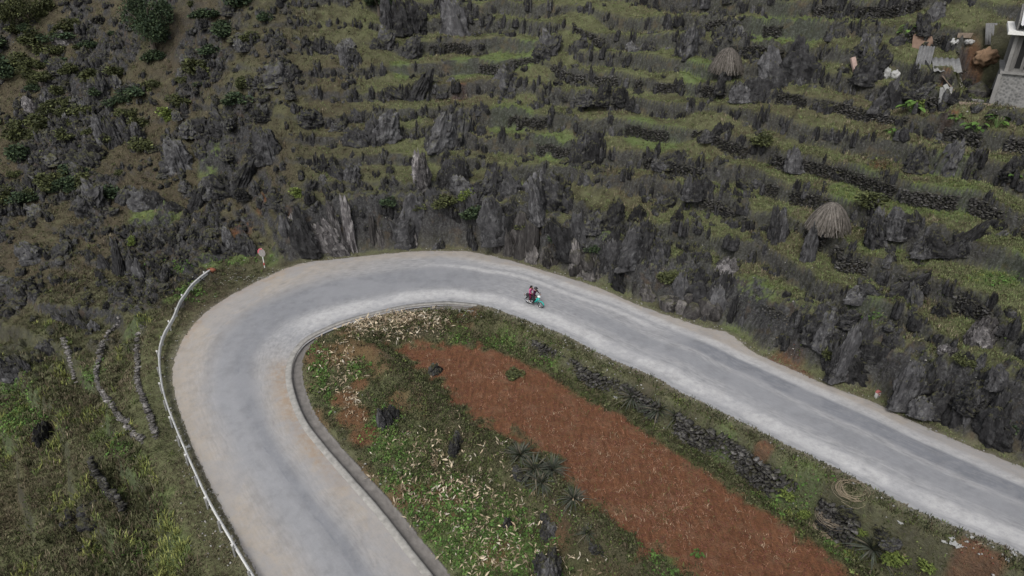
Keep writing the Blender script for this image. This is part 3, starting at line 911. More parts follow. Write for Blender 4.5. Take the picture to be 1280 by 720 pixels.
# the rest of the countable rocks, scattered where the slope is rocky
cand_n = 90000
cx = RNG.uniform(-75, 46, cand_n); cy = RNG.uniform(24, 108, cand_n)
cz = hz(cx, cy)
cu, cv, cdep = project(np.stack([cx, cy, cz], 1))
c_out = hz(cx, cy, out.astype(float)) > .99
c_d = hz(cx, cy, dO); c_th = hz(cx, cy, TH); c_l = hz(cx, cy, LUSH); c_s = hz(cx, cy, STEEP)
c_rm = fbm(cx * .11, cy * .11, 21.0, 4) + .35 * fbm(cx * .5, cy * .5, 22.0, 2)
c_fr = hz(cx, cy, Q) % 1.0
ok = c_out & (cu > -60) & (cu < 1340) & (cv > -40) & (cv < 760) & (c_l < .35)
ok &= np.where(c_th < 140, c_d > 1.6, c_d > 5.0)
c_ris = (c_fr > .72) & (c_fr < .95)
wgt = np.where(c_th < 104, .01 + .38 * sstep(.10, .35, c_rm) + 1.5 * c_ris * (.30 + .7 * sstep(-.25, .1, c_rm)), .10 + 1.5 * sstep(-.05, .30, c_rm))
wgt = wgt * np.where(c_th > 168, .03, 1.0) * np.where((cu > 1150) & (cv < 150), .25, 1) * np.where((cu > 880) & (cv > 300), .55, 1.0) * np.where((c_th > 165) & (cv > 470), .25, 1)
wgt = wgt * np.where((cu < 330) & (cv < 100), .45, 1.0)
ok &= RNG.uniform(0, 1.7, cand_n) < wgt
sel = np.nonzero(ok)[0]
RNG.shuffle(sel)
taken = {}
def free(x, y, r):
    k = (int(x // 2), int(y // 2))
    for a in (-1, 0, 1):
        for b in (-1, 0, 1):
            for (qx, qy, qr) in taken.get((k[0] + a, k[1] + b), ()):
                if (qx - x) ** 2 + (qy - y) ** 2 < (.62 * (r + qr)) ** 2: return False
    taken.setdefault(k, []).append((x, y, r)); return True
HAYS = [(906, 98), (1033, 292)]
SIGNP = hit(331, 335)
HAYP = [hit(*h) for h in HAYS]
N_BIG, N_SMALL = 298 - rock_count, 2300
bigs, smalls = 0, []
for i in sel:
    x, y, z = float(cx[i]), float(cy[i]), float(cz[i])
    if (x - SIGNP.x) ** 2 + (y - SIGNP.y) ** 2 < 3.0: continue
    if any((x - h.x) ** 2 + (y - h.y) ** 2 < 3.5 for h in HAYP): continue
    big = bigs < N_BIG
    w = random.uniform(1.0, 2.2) * (1.0 if c_th[i] < 115 else 1.2) * (.75 if cu[i] > 850 and cv[i] > 230 else 1) if big else random.uniform(.35, 1.0)
    if not free(x, y, w * .6): continue
    gqx, gqy = hz(x, y, qgx), hz(x, y, qgy)
    if big and c_th[i] < 104 and c_ris[i]:
        kind = random.choices(['ridge', 'slab', 'pinnacle'], [.5, .2, .3])[0]
        w = random.uniform(.95, 1.75)
        put_rock(kind, (x, y, z - .75), w, random.uniform(1.05, 1.75) * (.85 if kind == 'ridge' else 1), math.atan2(gqy, gqx) + PI / 2 + random.uniform(-.35, .35), depth=w * .6)
        bigs += 1
    elif big:
        kind = random.choices(['pinnacle', 'ridge', 'slab', 'boulder'], [.48, .22, .18, .12] if c_th[i] < 115 else [.25, .30, .15, .30])[0]
        h = w * random.uniform(.55, 1.05) * (.6 if kind == 'boulder' else 1)
        put_rock(kind, (x, y, z - (.2 if c_th[i] < 104 else .32 * h)), w, h, random.uniform(0, 6.28))
        bigs += 1
    else:
        smalls.append((x, y, z - (.35 if c_th[i] < 104 and c_ris[i] else 0), w, math.atan2(gqy, gqx) + PI / 2, c_th[i] < 104 and c_ris[i]))
        if len(smalls) >= N_SMALL: break
# smaller stones and spikes, past counting: one mesh
SV, SF, so = [], [], 0
SPRO = [outcrop(900 + k, kd, 3) for k, kd in enumerate(['pinnacle'] * 5 + ['ridge'] * 3 + ['boulder'] * 4)]
for (x, y, z, w, yaw, ris) in smalls:
    v, f = SPRO[random.randrange(len(SPRO))]
    a = random.uniform(0, 6.28) if not ris else yaw + random.uniform(-.4, .4); c, s_ = math.cos(a), math.sin(a)
    h = w * random.uniform(.5, 1.2) if not ris else random.uniform(.8, 1.5)
    SV.append(np.stack([(v[:, 0] * c - v[:, 1] * s_) * w + x, (v[:, 0] * s_ + v[:, 1] * c) * w + y, v[:, 2] * h + z - .08], 1))
    SF.append(f + so); so += len(v)
tag(mesh_np("small_rocks", np.concatenate(SV), np.concatenate(SF), M['rock']), "small dark limestone spikes and stones all over the slope", "rocks", kind='stuff')

# ------------------------------------------------------------------ dry stone walls along the terrace edges
STN, STF = np.array([[-1,-1,-1],[1,-1,-1],[1,1,-1],[-1,1,-1],[-1,-1,1],[1,-1,1],[1,1,1],[-1,1,1]], float) * .5, np.array([[0,3,2,1],[4,5,6,7],[0,1,5,4],[1,2,6,5],[2,3,7,6],[3,0,4,7]])
_r = np.random.default_rng(77)
STONES = [hull_stone(_r, 12) for _ in range(10)]
def stones(path, z0, z1, sz, depth, name, mat, label, group, cat="wall", gap=-2.0):
    """path (n,2), z0/z1 foot and top height along it; courses of rough single stones in one wall mesh"""
    path = np.asarray(path); seg = np.linalg.norm(np.diff(path, axis=0), axis=1)
    s = np.concatenate([[0], np.cumsum(seg)]); L = s[-1]
    V, F, o = [], [], 0
    rows = int(max((z1 - z0).max() / (sz * .62), 1)) + 1
    for r in range(rows):
        x = random.uniform(0, sz)
        while x < L:
            w = sz * random.choice([.6, .9, 1.2, 1.7, 2.3])
            hh = sz * random.uniform(.5, .8)
            px, py = np.interp(x, s, path[:, 0]), np.interp(x, s, path[:, 1])
            b, t = np.interp(x, s, z0), np.interp(x, s, z1)
            zc = b + (r + .5) * sz * .62
            if zc < t + .05 and fbm(np.array([px * .5]), np.array([py * .5]), 12.0, 2)[0] > gap:
                e = .05
                tx, ty = np.interp(x + e, s, path[:, 0]) - px, np.interp(x + e, s, path[:, 1]) - py
                a = math.atan2(ty, tx) + random.uniform(-.25, .25)
                v0, f0 = STONES[random.randrange(len(STONES))]
                v = v0 * [w * .56, depth * random.uniform(.4, .65), hh * .6]
                tl = random.uniform(-.6, .6); ct, st = math.cos(tl), math.sin(tl)
                v = np.stack([v[:, 0] * ct - v[:, 2] * st, v[:, 1], v[:, 0] * st + v[:, 2] * ct], 1)
                c, sn = math.cos(a), math.sin(a)
                V.append(np.stack([v[:, 0] * c - v[:, 1] * sn + px + random.gauss(0, .04), v[:, 0] * sn + v[:, 1] * c + py + random.gauss(0, .04), v[:, 2] + zc + random.gauss(0, .03)], 1))
                F.append(f0 + o); o += len(v0)
            x += w * random.uniform(.85, 1.1)
    if not V: return None
    return tag(mesh_np(name, np.concatenate(V), np.concatenate(F), mat), label, cat, group)

def contour(x, y, lev, length, sgn, st=.25):
    P = []
    for _ in range(int(length / st)):
        for _k in range(2):
            q = hz(x, y, Q); gx, gy = hz(x, y, qgx), hz(x, y, qgy)
            g2 = gx * gx + gy * gy + 1e-6
            stp = (lev - q) / g2
            x += float(np.clip(stp * gx, -.25, .25)); y += float(np.clip(stp * gy, -.25, .25))
        P.append((x, y))
        g = math.sqrt(g2)
        x += sgn * st * -gy / g; y += sgn * st * gx / g
    return P
WALLS = [  # column, row, length to the right, length to the left, where
 (1060,322,3,8,"under the lower straw stack"),(1120,345,7,1,"running down right of the lower straw stack"),(1170,262,7,4,"curving along the terrace right of the lower stack"),(955,350,5,5,"stepping down over the grass strip above the road"),
 (1225,190,9,5,"along the terrace under the house"),(1060,205,6,8,"across the terraces above the lower straw stack"),(905,280,3,5,"broken by grey rocks left of the lower straw stack"),(1000,245,4,4,"overgrown above the lower straw stack"),
 (930,42,5,5,"over the upper straw stack"),(950,58,4,4,"right behind the upper straw stack"),(1070,12,7,6,"along the top terrace left of the house"),(845,100,5,5,"left of the upper straw stack"),(870,120,4,5,"below the upper straw stack"),
 (630,78,5,4,"under the small pale grass terrace high above the bend"),(730,98,5,5,"in the middle of the terraced slope above the bend"),(640,165,4,4,"under the largest grass terrace above the bend"),(700,200,4,4,"under the lower bright grass terrace above the bend"),
 (800,172,4,4,"across the slope over the cliff slab rocks"),(1000,130,4,5,"above the middle terraces below the pink slab"),(1090,150,4,5,"under the pink slab terrace"),(1220,250,6,5,"on the right terrace with sparse grass"),(1150,70,4,3,"behind the brown panel"),
 (840,215,4,4,"between grey rocks over the cliff end"),(900,178,4,4,"in the middle of the rocky terraces"),(1210,350,5,4,"low on the right bank"),(740,60,4,4,"high on the slope left of the upper straw stack"),(560,60,4,3,"ragged and high over the bend"),(1180,120,3,2,"under the scrap sheets")]
for (u, v, lr, ll, where) in WALLS:
    p = hit(u, v)
    lev = math.floor(hz(p.x, p.y, Q)) + .80
    if hz(p.x, p.y, Q) % 1 < .35: lev -= 1
    A = contour(p.x, p.y, lev, ll * .8, 1)[::-1]; B = contour(p.x, p.y, lev, lr * .8, -1)[1:]
    if A and B and (A[0][0] > B[-1][0]): A, B = [q for q in B[::-1]], [q for q in A[::-1]]
    path = np.array(A + B)
    gx, gy = hz(path[:, 0], path[:, 1], qgx), hz(path[:, 0], path[:, 1], qgy); g = np.hypot(gx, gy) + 1e-6
    nx, ny = gx / g, gy / g
    z0 = hz(path[:, 0] - nx * .45, path[:, 1] - ny * .45) - .1
    z1 = hz(path[:, 0] + nx * .40, path[:, 1] + ny * .40) + .02
    z1 = np.clip(z1 - .12 + .15 * fbm(path[:, 0] * .7, path[:, 1] * .7, 2.0, 2), z0 + .25, z0 + 1.25)
    stones(path - .10 * np.stack([nx, ny], 1), z0, z1, .17, .34, "terrace_wall", M['wallstone'], f"dark dry stone terrace wall {where}", "terrace walls on the slope", gap=-.16)

# dark rubble walls carrying the verge of the right leg, on the field side
def px_path(pts, step=.25):
    P = np.array([hit(u, v)[:] for u, v in pts])
    return catmull(P, step)
for pts, lo, hi, label in [
  ([(676,416),(700,430),(740,450),(780,470),(832,500)], -1.3, .05, "black rubble retaining wall between the verge and the red field, nearer the motorbike"),
  ([(852,512),(905,542),(940,564),(1002,598)], -1.4, .35, "black rubble retaining wall with slipped stones beside the right leg of the road"),
  ([(1035,617),(1062,629),(1080,640)], -1.0, .6, "low black stone edge below the vine coils")]:
    path = px_path(pts)[:, :2]
    d_, j_ = nearest(path[:, 0], path[:, 1], EI[:R_END + 1])
    E_ = EI[j_, :2]; nrm = (path - E_) / (d_[:, None] + 1e-6)
    path = E_ + nrm * (1.75 + .2 * np.sin(np.arange(len(E_)) * .35))[:, None]
    z0 = hz(path[:, 0] + nrm[:, 0] * .6, path[:, 1] + nrm[:, 1] * .6) - .1
    z1 = EI[j_, 2] - .12
    for off, dz in ((0, 0),):
        stones(path, z0, np.minimum(z1 - .30 + .3 * fbm(path[:, 0] * .6, path[:, 1] * .6, 3.0, 2), z0 + 1.9), .22, .55, "rubble_wall", M['wallstone'], label, "rubble walls beside the right leg", gap=-2)
# low gravelly walls on the bank left of the guard rail
for pts, label in [
  ([(150,398),(136,418),(125,440),(122,462),(124,480),(140,508),(160,532),(180,554)], "low pale gravel topped wall curving down the left bank, the outer of two"),
  ([(180,408),(172,428),(173,455),(173,481),(184,510),(196,548)], "low pale stone wall closest to the guard rail on the left bank"),
  ([(80,425),(86,442),(92,462),(96,480)], "short low stone wall in the hollow by the black rocks")]:
    P = px_path(pts); path = P[:, :2]
    z = hz(path[:, 0], path[:, 1])
    stones(path, z - .25, z + .20, .17, .5, "low_stone_wall", M['wallstone_pale'], label, "low stone walls on the left bank")
P = px_path([(116,584),(126,606),(140,626),(158,645)]); path = P[:, :2]; z = hz(path[:, 0], path[:, 1])
stones(path, z - .5, z + .9, .26, .5, "low_stone_wall", M['wallstone'], "dark stone wall face half hidden by tall grass on the lower left bank", "low stone walls on the left bank")
# ------------------------------------------------------------------ roadside drain with its kerb (left leg and the inside of the bend)
def sweep(path, z, prof, name, mats, matidx_of=None, thick=None, parent=None):
    """prof: list of (offset to the right-hand normal, dz)"""
    path = np.asarray(path)
    t = np.gradient(path, axis=0); t /= np.linalg.norm(t, axis=1, keepdims=True)
    n = np.stack([-t[:, 1], t[:, 0]], 1)
    V = np.stack([np.stack([path[:, 0] + n[:, 0] * o, path[:, 1] + n[:, 1] * o, z + dz], 1) for o, dz in prof], 1)
    a, b = V.shape[:2]
    ii = np.arange(a * b).reshape(a, b)
    q = np.stack([ii[:-1, :-1], ii[1:, :-1], ii[1:, 1:], ii[:-1, 1:]], -1)
    mi = None
    if matidx_of is not None:
        mi = np.tile(np.array(matidx_of), a - 1)
    return mesh_np(name, V.reshape(-1, 3), q.reshape(-1, 4), mats, matidx=mi, parent=parent)
KP = EI[R_END - 4:]
kpath, kz = KP[:, :2].copy(), KP[:, 2].copy()
for k in range(2): kpath[:, k] = smooth1(kpath[:, k], 3)
_tt = np.gradient(kpath, axis=0)
_side = inpoly(np.array([kpath[20, 0] - _tt[20, 1] * 2]), np.array([kpath[20, 1] + _tt[20, 0] * 2]), INPOLY)[0]
SG = 1 if _side else -1
wj = .05 * fbm(kpath[:, 0] * .8, kpath[:, 1] * .8, 7.0, 3)
prof = [(-.06, -.12), (-.03, .03), (.30, .055), (.40, .04), (.43, -.24), (1.0, -.27), (1.06, .00), (1.2, .03), (1.26, -.3)]
kerb = sweep(kpath, kz + wj, [(SG * a, b) for a, b in prof], "kerb", [M['concrete'], M['concrete_dark']], [0, 0, 0, 1, 1, 1, 1, 0])
tag(kerb, kind='structure')

# ------------------------------------------------------------------ small plants and litter nobody could count
def pick(n, xlo, xhi, ylo, yhi, cond, near=True):
    x = RNG.uniform(xlo, xhi, n); y = RNG.uniform(ylo, yhi, n)
    z = hz(x, y)
    u, v, dep = project(np.stack([x, y, z], 1))
    ok = (u > -90) & (u < 1370) & (v > -50) & (v < 800)
    x, y, z, u, v, dep = (a[ok] for a in (x, y, z, u, v, dep))
    p = cond(x, y, u, v, dep)
    ok = RNG.uniform(0, 1, len(x)) < p
    return x[ok], y[ok], z[ok], dep[ok]

def pick2(n, nn, box, cond):
    a = pick(n, *box, cond)
    b = pick(nn, -42, 40, 15, 56, cond)
    return tuple(np.concatenate(q) for q in zip(a, b))

def F_(A): return lambda x, y: hz(x, y, A.astype(float))
fo, fin, fl, fs, fd, fst, fsd, fth, fdust, fgreen, fdry, frock = (F_(a) for a in (out, inI, LUSH, SOIL, edge_d, STEEP, sdF, TH, DUST, GREEN, DRY, ROCK))
fdL, fdR, fdO = F_(dL), F_(dR), F_(dO)

def blades(x, y, z, nb, hgt, wid, spread, cols, lean=.6, name="grass", mat=None, label=None, cat="grass"):
    n = len(x)
    H = hgt[:, None] * RNG.uniform(.5, 1.15, (n, nb))
    ang = RNG.uniform(0, 2 * PI, (n, nb)); r = RNG.uniform(0, 1, (n, nb)) ** .5 * spread[:, None]
    bx = x[:, None] + np.cos(ang) * r; by = y[:, None] + np.sin(ang) * r
    bz = hz(bx.ravel(), by.ravel()).reshape(bx.shape) - .03
    bz = np.clip(bz, z[:, None] - .4, z[:, None] + .4)
    a2 = ang + RNG.normal(0, .7, (n, nb)); ln = RNG.uniform(.1, 1, (n, nb)) * lean * H
    tx, ty, tz = bx + np.cos(a2) * ln, by + np.sin(a2) * ln, bz + H * np.sqrt(np.clip(1 - (lean * .6) ** 2, .2, 1))
    mx, my, mz = bx + np.cos(a2) * ln * .35, by + np.sin(a2) * ln * .35, bz + H * .62
    px, py = -np.sin(a2) * wid / 2, np.cos(a2) * wid / 2
    V = np.stack([np.stack([bx - px, by - py, bz], -1), np.stack([bx + px, by + py, bz], -1), np.stack([mx + px * .9, my + py * .9, mz], -1), np.stack([mx - px * .9, my - py * .9, mz], -1), np.stack([tx, ty, tz], -1)], 2).reshape(-1, 3)
    k = np.arange(n * nb) * 5
    q = np.stack([k, k + 1, k + 2, k + 3], 1); t = np.stack([k + 3, k + 2, k + 4], 1)
    c = np.repeat(np.repeat(cols[:, None, :], nb, 1) * RNG.uniform(.65, 1.4, (n, nb, 1)), 5, axis=1).reshape(-1, 3)
    o = mesh_np(name, V, [q, t], mat or M['leaf'], attrs=dict(tint=c))
    return tag(o, label, cat, kind='stuff')

def palette(n, stops, w):
    i = RNG.choice(len(stops), n, p=np.array(w) / sum(w))
    return np.array(stops)[i] * RNG.uniform(.75, 1.25, (n, 1))

DG, OL, LG, YG, BR, DR, ST = (.050,.055,.026), (.098,.097,.053), (.100,.130,.046), (.180,.190,.062), (.082,.066,.044), (.150,.128,.085), (.22,.185,.13)
# short grass of the terraces and banks
def c_grass(x, y, u, v, dep):
    p = (1 - frock(x, y)) * (1 - .95 * np.clip(fdust(x, y), 0, 1)) * (1 - sstep(1.0, 1.8, fst(x, y)))
    p = p * np.where(fin(x, y) > .5, np.clip(1.12 - 1.15 * fs(x, y) + .0, 0, 1) * np.where((fdL(x, y) < 1.15), 0, 1) * 1, 1)
    return p * np.clip(30 / dep, .3, 1) * (hz(x, y, inR.astype(float)) < .02)
x, y, z, dep = pick2(330000, 130000, (-78, 48, 17, 106), c_grass)
g, l, dr = fgreen(x, y), fl(x, y), fdry(x, y)
r = RNG.uniform(0, 1, len(x))
cols = palette(len(x), [DG, OL, BR], [.45, .4, .15])
m1 = r < l * .8; cols[m1] = palette(m1.sum(), [LG, YG, OL], [.65, .12, .23])
hol = F_(HOLLOW)(x, y) * (1 - l) * (RNG.uniform(0, 1, len(x)) < .8); mh = hol > .4
cols[mh] = palette(mh.sum(), [(.040, .036, .027), BR, DG, DR], [.45, .3, .15, .10])
mi = (fin(x, y) > .5) & (l < .4); cols[mi] = palette(mi.sum(), [(.036, .042, .023), DG, BR, (.09, .115, .04)], [.35, .3, .2, .15])
m1 = m1 | mh | mi
m2 = ~m1 & (r < .28 + .0 * dr) & (dr > .35); cols[m2] = palette(m2.sum(), [DR, BR, ST], [.55, .35, .10])
mt = (fth(x, y) < 104) & (fo(x, y) > .5) & ~m1 & ~m2; cols[mt] = palette(mt.sum(), [(.140, .152, .074), (.120, .152, .062), (.165, .155, .09), OL], [.4, .3, .15, .15])
m3 = ~mt & ~m1 & ~m2 & (r < .40 * g); cols[m3] = palette(m3.sum(), [LG, OL], [.3, .7])
hgt = np.where(m2, RNG.uniform(.12, .40, len(x)), RNG.uniform(.07, .24, len(x))) * np.where(fdO(x, y) < 3, .6, 1)
blades(x, y, z, 7, hgt, .035, RNG.uniform(.10, .26, len(x)), cols, name="grass", label="short green and dry grass over the terraces and banks")
print("grass", len(x))

# rank grass and fern on the lower left bank, and tangled growth between the rocks
tallin_b = lambda u, v: np.maximum.reduce([np.exp(-(((u - a) / p) ** 2 + ((v - b) / q) ** 2)) for a, b, p, q in [(1000,606,24,16),(985,636,20,14),(1020,640,14,10),(1110,695,44,14),(1155,706,40,12),(1060,690,20,12),(1085,660,12,8)]])
def c_tall(x, y, u, v, dep):
    w = np.zeros_like(x)
    for (a, b, r_) in [(165,592,30),(185,620,38),(205,655,36),(235,690,34),(160,690,40),(120,660,26),(100,510,18),(215,615,24),(240,650,20),(250,700,24),(60,500,20)]:
        w = np.maximum(w, np.exp(-((u - a) ** 2 + (v - b) ** 2) / (2 * r_ ** 2)))
    w *= (fdO(x, y) > 2.6)
    far = .30 * sstep(-.10, .3, fbm(x * .16, y * .16, 91.0, 3)) * (fth(x, y) > 98) * (fdO(x, y) > 4) * (fo(x, y) > .99)
    w2 = tallin_b(u, v) * (fin(x, y) > .5) * (fdR(x, y) > .7) * (fs(x, y) < .4)
    w = w * (fo(x, y) > .99)
    return np.clip(.75 * w + .9 * w2, 0, 1) + far * np.clip(40 / dep, 0, 1)
x, y, z, dep = pick2(60000, 60000, (-78, 40, 18, 106), c_tall)
u, v, _ = project(np.stack([x, y, z], 1))
yl = sstep(0, .3, fbm(x * .35, y * .35, 95.0, 2)) * (fth(x, y) > 168)
cols = palette(len(x), [DG, OL, BR, DR], [.48, .22, .22, .08]); th_ = fth(x, y); mh = (th_ < 166) & (fo(x, y) > .5); cols[mh] = palette(mh.sum(), [(.045, .040, .030), BR, DG, DR, OL], [.35, .28, .17, .1, .1])
m1 = RNG.uniform(0, 1, len(x)) < np.where(fin(x, y) > .5, .8, yl)
cols[m1] = palette(m1.sum(), [YG, LG, (.13, .15, .045)], [.5, .25, .25])
blades(x, y, z, 9, RNG.uniform(.28, .65, len(x)) * np.where(fin(x, y) > .5, .6, 1), .05, RNG.uniform(.15, .35, len(x)), cols, lean=.9, name="tall_grass", label="rank yellow green grass and fern on the lower left bank", cat="grass")
print("tall", len(x), (fin(x, y) > .5).sum())

# broad leaved weeds
def leaves(x, y, z, nl, size, hgt, spread, cols, name, label, cat, flat=.5, wf=.36):
    n = len(x)
    ang = RNG.uniform(0, 2 * PI, (n, nl)); r = RNG.uniform(0, 1, (n, nl)) ** .6 * spread[:, None]
    bx, by = x[:, None] + np.cos(ang) * r, y[:, None] + np.sin(ang) * r
    bz = hz(bx.ravel(), by.ravel()).reshape(bx.shape) + RNG.uniform(.02, 1, (n, nl)) * hgt[:, None]
    a2 = RNG.uniform(0, 2 * PI, (n, nl)); tilt = RNG.normal(0, flat, (n, nl)); roll = RNG.normal(0, flat, (n, nl))
    s = size[:, None] * RNG.uniform(.6, 1.3, (n, nl))
    dx, dy, dz = np.cos(a2) * np.cos(tilt), np.sin(a2) * np.cos(tilt), np.sin(tilt)
    ex, ey, ez = -np.sin(a2) * np.cos(roll), np.cos(a2) * np.cos(roll), np.sin(roll)
    C = np.stack([bx, by, bz], -1); D = np.stack([dx, dy, dz], -1) * s[..., None]; E = np.stack([ex, ey, ez], -1) * s[..., None] * wf
    V = np.stack([C, C + D * .45 + E, C + D - [0, 0, .03], C + D * .45 - E], 2).reshape(-1, 3)
    k = np.arange(n * nl) * 4
    q = np.stack([k, k + 1, k + 2, k + 3], 1)
    c = np.repeat(np.repeat(cols[:, None, :], nl, 1) * RNG.uniform(.6, 1.4, (n, nl, 1)), 4, axis=1).reshape(-1, 3)
    return tag(mesh_np(name, V, q, M['leaf'], attrs=dict(tint=c)), label, cat, kind='stuff')

def blobs(L):
    def f(u, v):
        w = np.zeros_like(u)
        for a, b, rx, ry in L:
            w = np.maximum(w, np.exp(-(((u - a) / rx) ** 2 + ((v - b) / ry) ** 2)))
        return w
    return f
weed_b = blobs([(400,465,10,22),(410,490,9,14),(445,462,14,10),(480,545,18,30),(500,590,18,30),(482,605,14,12),(560,650,60,50),(590,690,50,30),(640,660,40,40),(520,630,30,40),(650,700,40,30),(840,705,25,14),
                (280,327,40,4),(330,322,30,5),(215,335,20,5),(30,515,30,16),(20,488,22,12),(45,525,20,14),(10,540,20,12),(110,470,12,10),(150,560,14,12),(170,690,16,14),(630,428,25,12),(680,455,18,10),(575,425,18,10),(870,690,4,4),(740,470,6,4),(1000,610,30,14),(975,635,30,14),(1050,690,22,12),(910,560,14,8),(240,365,16,8),
                (760,600,20,16),(830,690,20,12),(1250,350,20,6),(1090,395,14,5),(1245,525,16,6),(390,440,6,8)])
def c_weed(x, y, u, v, dep):
    return np.clip(weed_b(u, v) * .95 * (hz(x, y, inR.astype(float)) < .02) * (fsd(x, y) > .0), 0, 1)
x, y, z, dep = pick2(40000, 75000, (-45, 42, 20, 66), c_weed)
ok = ~((fin(x, y) > .5) & (fdL(x, y) < 1.2)); x, y, z = x[ok], y[ok], z[ok]
leaves(x, y, z, 8, RNG.uniform(.09, .19, len(x)), RNG.uniform(.08, .26, len(x)), RNG.uniform(.08, .2, len(x)),
       palette(len(x), [(.075,.140,.036), (.100,.165,.044), (.060,.095,.030), (.115,.145,.048)], [.4, .2, .3, .1]), "weeds", "fresh green weeds in the maize patch and along the rock foot", "weeds")
print("weeds", len(x))

# dark low scrub on the banks of the hairpin and between rocks
scrub_b = blobs([(470,450,40,20),(520,500,45,30),(560,545,45,30),(600,590,50,26),(540,580,40,30),(640,610,40,26),(720,660,40,30),(790,690,40,24),(470,430,30,10),(640,445,40,14),(850,515,30,16),(930,600,36,14),(1010,640,36,16),(1110,690,46,24),(1150,700,50,22),(780,650,26,16)])
def c_scrub(x, y, u, v, dep):
    w = np.maximum(np.maximum(1.3 * scrub_b(u, v), 1.5 * F_(BANK)(x, y)), .8 * sstep(.9, 1.4, fdR(x, y)) * (1 - sstep(3.5, 5, fdR(x, y)))) * .75 * (fs(x, y) < .4) * (fin(x, y) > .5) * (fdL(x, y) > 1.2) * (fdR(x, y) > .9)
    o = (fo(x, y) > .99) * (fdO(x, y) > 1.0) * .20 * np.maximum(sstep(.0, .35, fbm(x * .3, y * .3, 111.0, 3)), F_(HOLLOW)(x, y) * .9) * (1 - fl(x, y))
    return w + o * np.clip(45 / dep, 0, 1)
x, y, z, dep = pick2(120000, 70000, (-78, 46, 20, 106), c_scrub)
leaves(x, y, z, 11, RNG.uniform(.07, .16, len(x)), RNG.uniform(.08, .5, len(x)), RNG.uniform(.12, .3, len(x)),
       palette(len(x), [DG, OL, (.055, .070, .026), BR, (.10,.12,.040)], [.36, .26, .2, .1, .08]), "undergrowth", "low dark scrub between the rocks and on the field banks", "undergrowth", .9)
print("scrub", len(x))

# pale husks and stalks of harvested maize
husk_b = blobs([(480,402,34,10),(520,396,26,9),(455,410,18,8),(500,415,30,9),(540,405,14,12)])
husk_c = blobs([(425,450,22,18),(430,475,20,12),(440,500,14,20),(560,620,70,50),(600,670,70,40),(540,590,40,36),(690,700,40,24),(640,640,30,30),(500,560,14,20),(610,700,60,20),(720,710,30,14)])
def c_husk(x, y, u, v, dep):
    return np.clip(husk_b(u, v) * 1.3 + husk_c(u, v) * .32, 0, 1) * (fin(x, y) > .5) * (fdL(x, y) > 1.15) * (fsd(x, y) > .1)
x, y, z, dep = pick(60000, -22, 14, 18, 56, c_husk)
leaves(x, y, z, 4, RNG.uniform(.14, .42, len(x)), RNG.uniform(.08, .34, len(x)), RNG.uniform(.05, .2, len(x)),
       palette(len(x), [(.42,.35,.25), (.31,.25,.17), (.50,.45,.36), (.20,.15,.10)], [.35, .3, .13, .22]), "maize_litter", "pale dry maize husks and stalks left on the patch inside the bend", "litter", .6, .13)
print("husk", len(x))
# straw bits on the red field
def c_straw(x, y, u, v, dep):
    return (fsd(x, y) < -.2) * (fdR(x, y) > 3.2) * (.16 + .85 * np.exp(-(((u - 835) / 45) ** 2 + ((v - 640) / 26) ** 2)) + .25 * np.exp(-(((u - 760) / 80) ** 2 + ((v - 560) / 50) ** 2)))
x, y, z, dep = pick(42000, -10, 26, 14, 46, c_straw)
blades(x, y, z, 4, RNG.uniform(.06, .34, len(x)), .02, RNG.uniform(.05, .2, len(x)), palette(len(x), [(.20,.095,.06), (.26,.15,.10), (.34,.25,.17), (.10,.11,.04)], [.45, .3, .17, .08]), lean=1.6, name="field_straw", label="dry straw stubble lying on the red field", cat="straw")
# clods of the red field
def clods(x, y, z, size, name, label, cat, mat, flat=.6):
    n = len(x)
    v0, f0 = ICO[2]
    v0, f0 = np.array([[0,0,1],[1,0,0],[0,1,0],[-1,0,0],[0,-1,0],[0,0,-1]], float), np.array([[0,1,2],[0,2,3],[0,3,4],[0,4,1],[5,2,1],[5,3,2],[5,4,3],[5,1,4]])
    V = v0[None] * RNG.uniform(.5, 1.2, (n, 6, 1)) * size[:, None, None] * np.array([1, 1, flat])
    a = RNG.uniform(0, 6.28, n)[:, None]; c, s = np.cos(a), np.sin(a)
    V = np.stack([V[..., 0] * c - V[..., 1] * s + x[:, None], V[..., 0] * s + V[..., 1] * c + y[:, None], V[..., 2] + (z + size * .2)[:, None]], -1)
    Fc = (f0[None] + (np.arange(n) * 6)[:, None, None]).reshape(-1, 3)
    return tag(mesh_np(name, V.reshape(-1, 3), Fc, mat), label, cat, kind='stuff')
M['clod'] = simple("red_clods", (.145, .058, .040), .95, .4, 3.0)
M['pebble'] = simple("pale_pebbles", (.30, .29, .27), .9, .5, 1.3)
x, y, z, dep = pick(60000, -10, 26, 14, 46, lambda x, y, u, v, d: .5 * (fs(x, y) > .6))
clods(x, y, z, RNG.uniform(.02, .075, len(x)), "soil_clods", "crumbly red clods of the tilled field", "soil", M['clod'])
peb_b = blobs([(700,440,40,12),(750,465,40,12),(800,490,20,10),(690,405,30,8),(1230,680,60,12),(1180,655,40,8),(560,690,8,30),(525,660,8,30),(540,700,10,20),(280,650,16,40),(245,580,12,50),(262,690,12,40),(300,350,40,6),(940,455,30,12),(965,450,20,12),(230,540,10,40),(580,392,20,6),(1200,662,40,10)])
def c_peb(x, y, u, v, dep):
    return np.clip(np.maximum(peb_b(u, v) * .5 + .02 + .16 * (fd(x, y) < .7), .35 * (F_(PAD)(x, y) > .6)), 0, 1) * (hz(x, y, inR.astype(float)) < .02) * (fsd(x, y) > .2) * ((fd(x, y) < 6) | (F_(PAD)(x, y) > .6)) * ~((fin(x, y) > .5) & (fdL(x, y) < 1.1) & (fdR(x, y) > 1))
x, y, z, dep = pick(60000, -32, 40, 17, 60, c_peb)
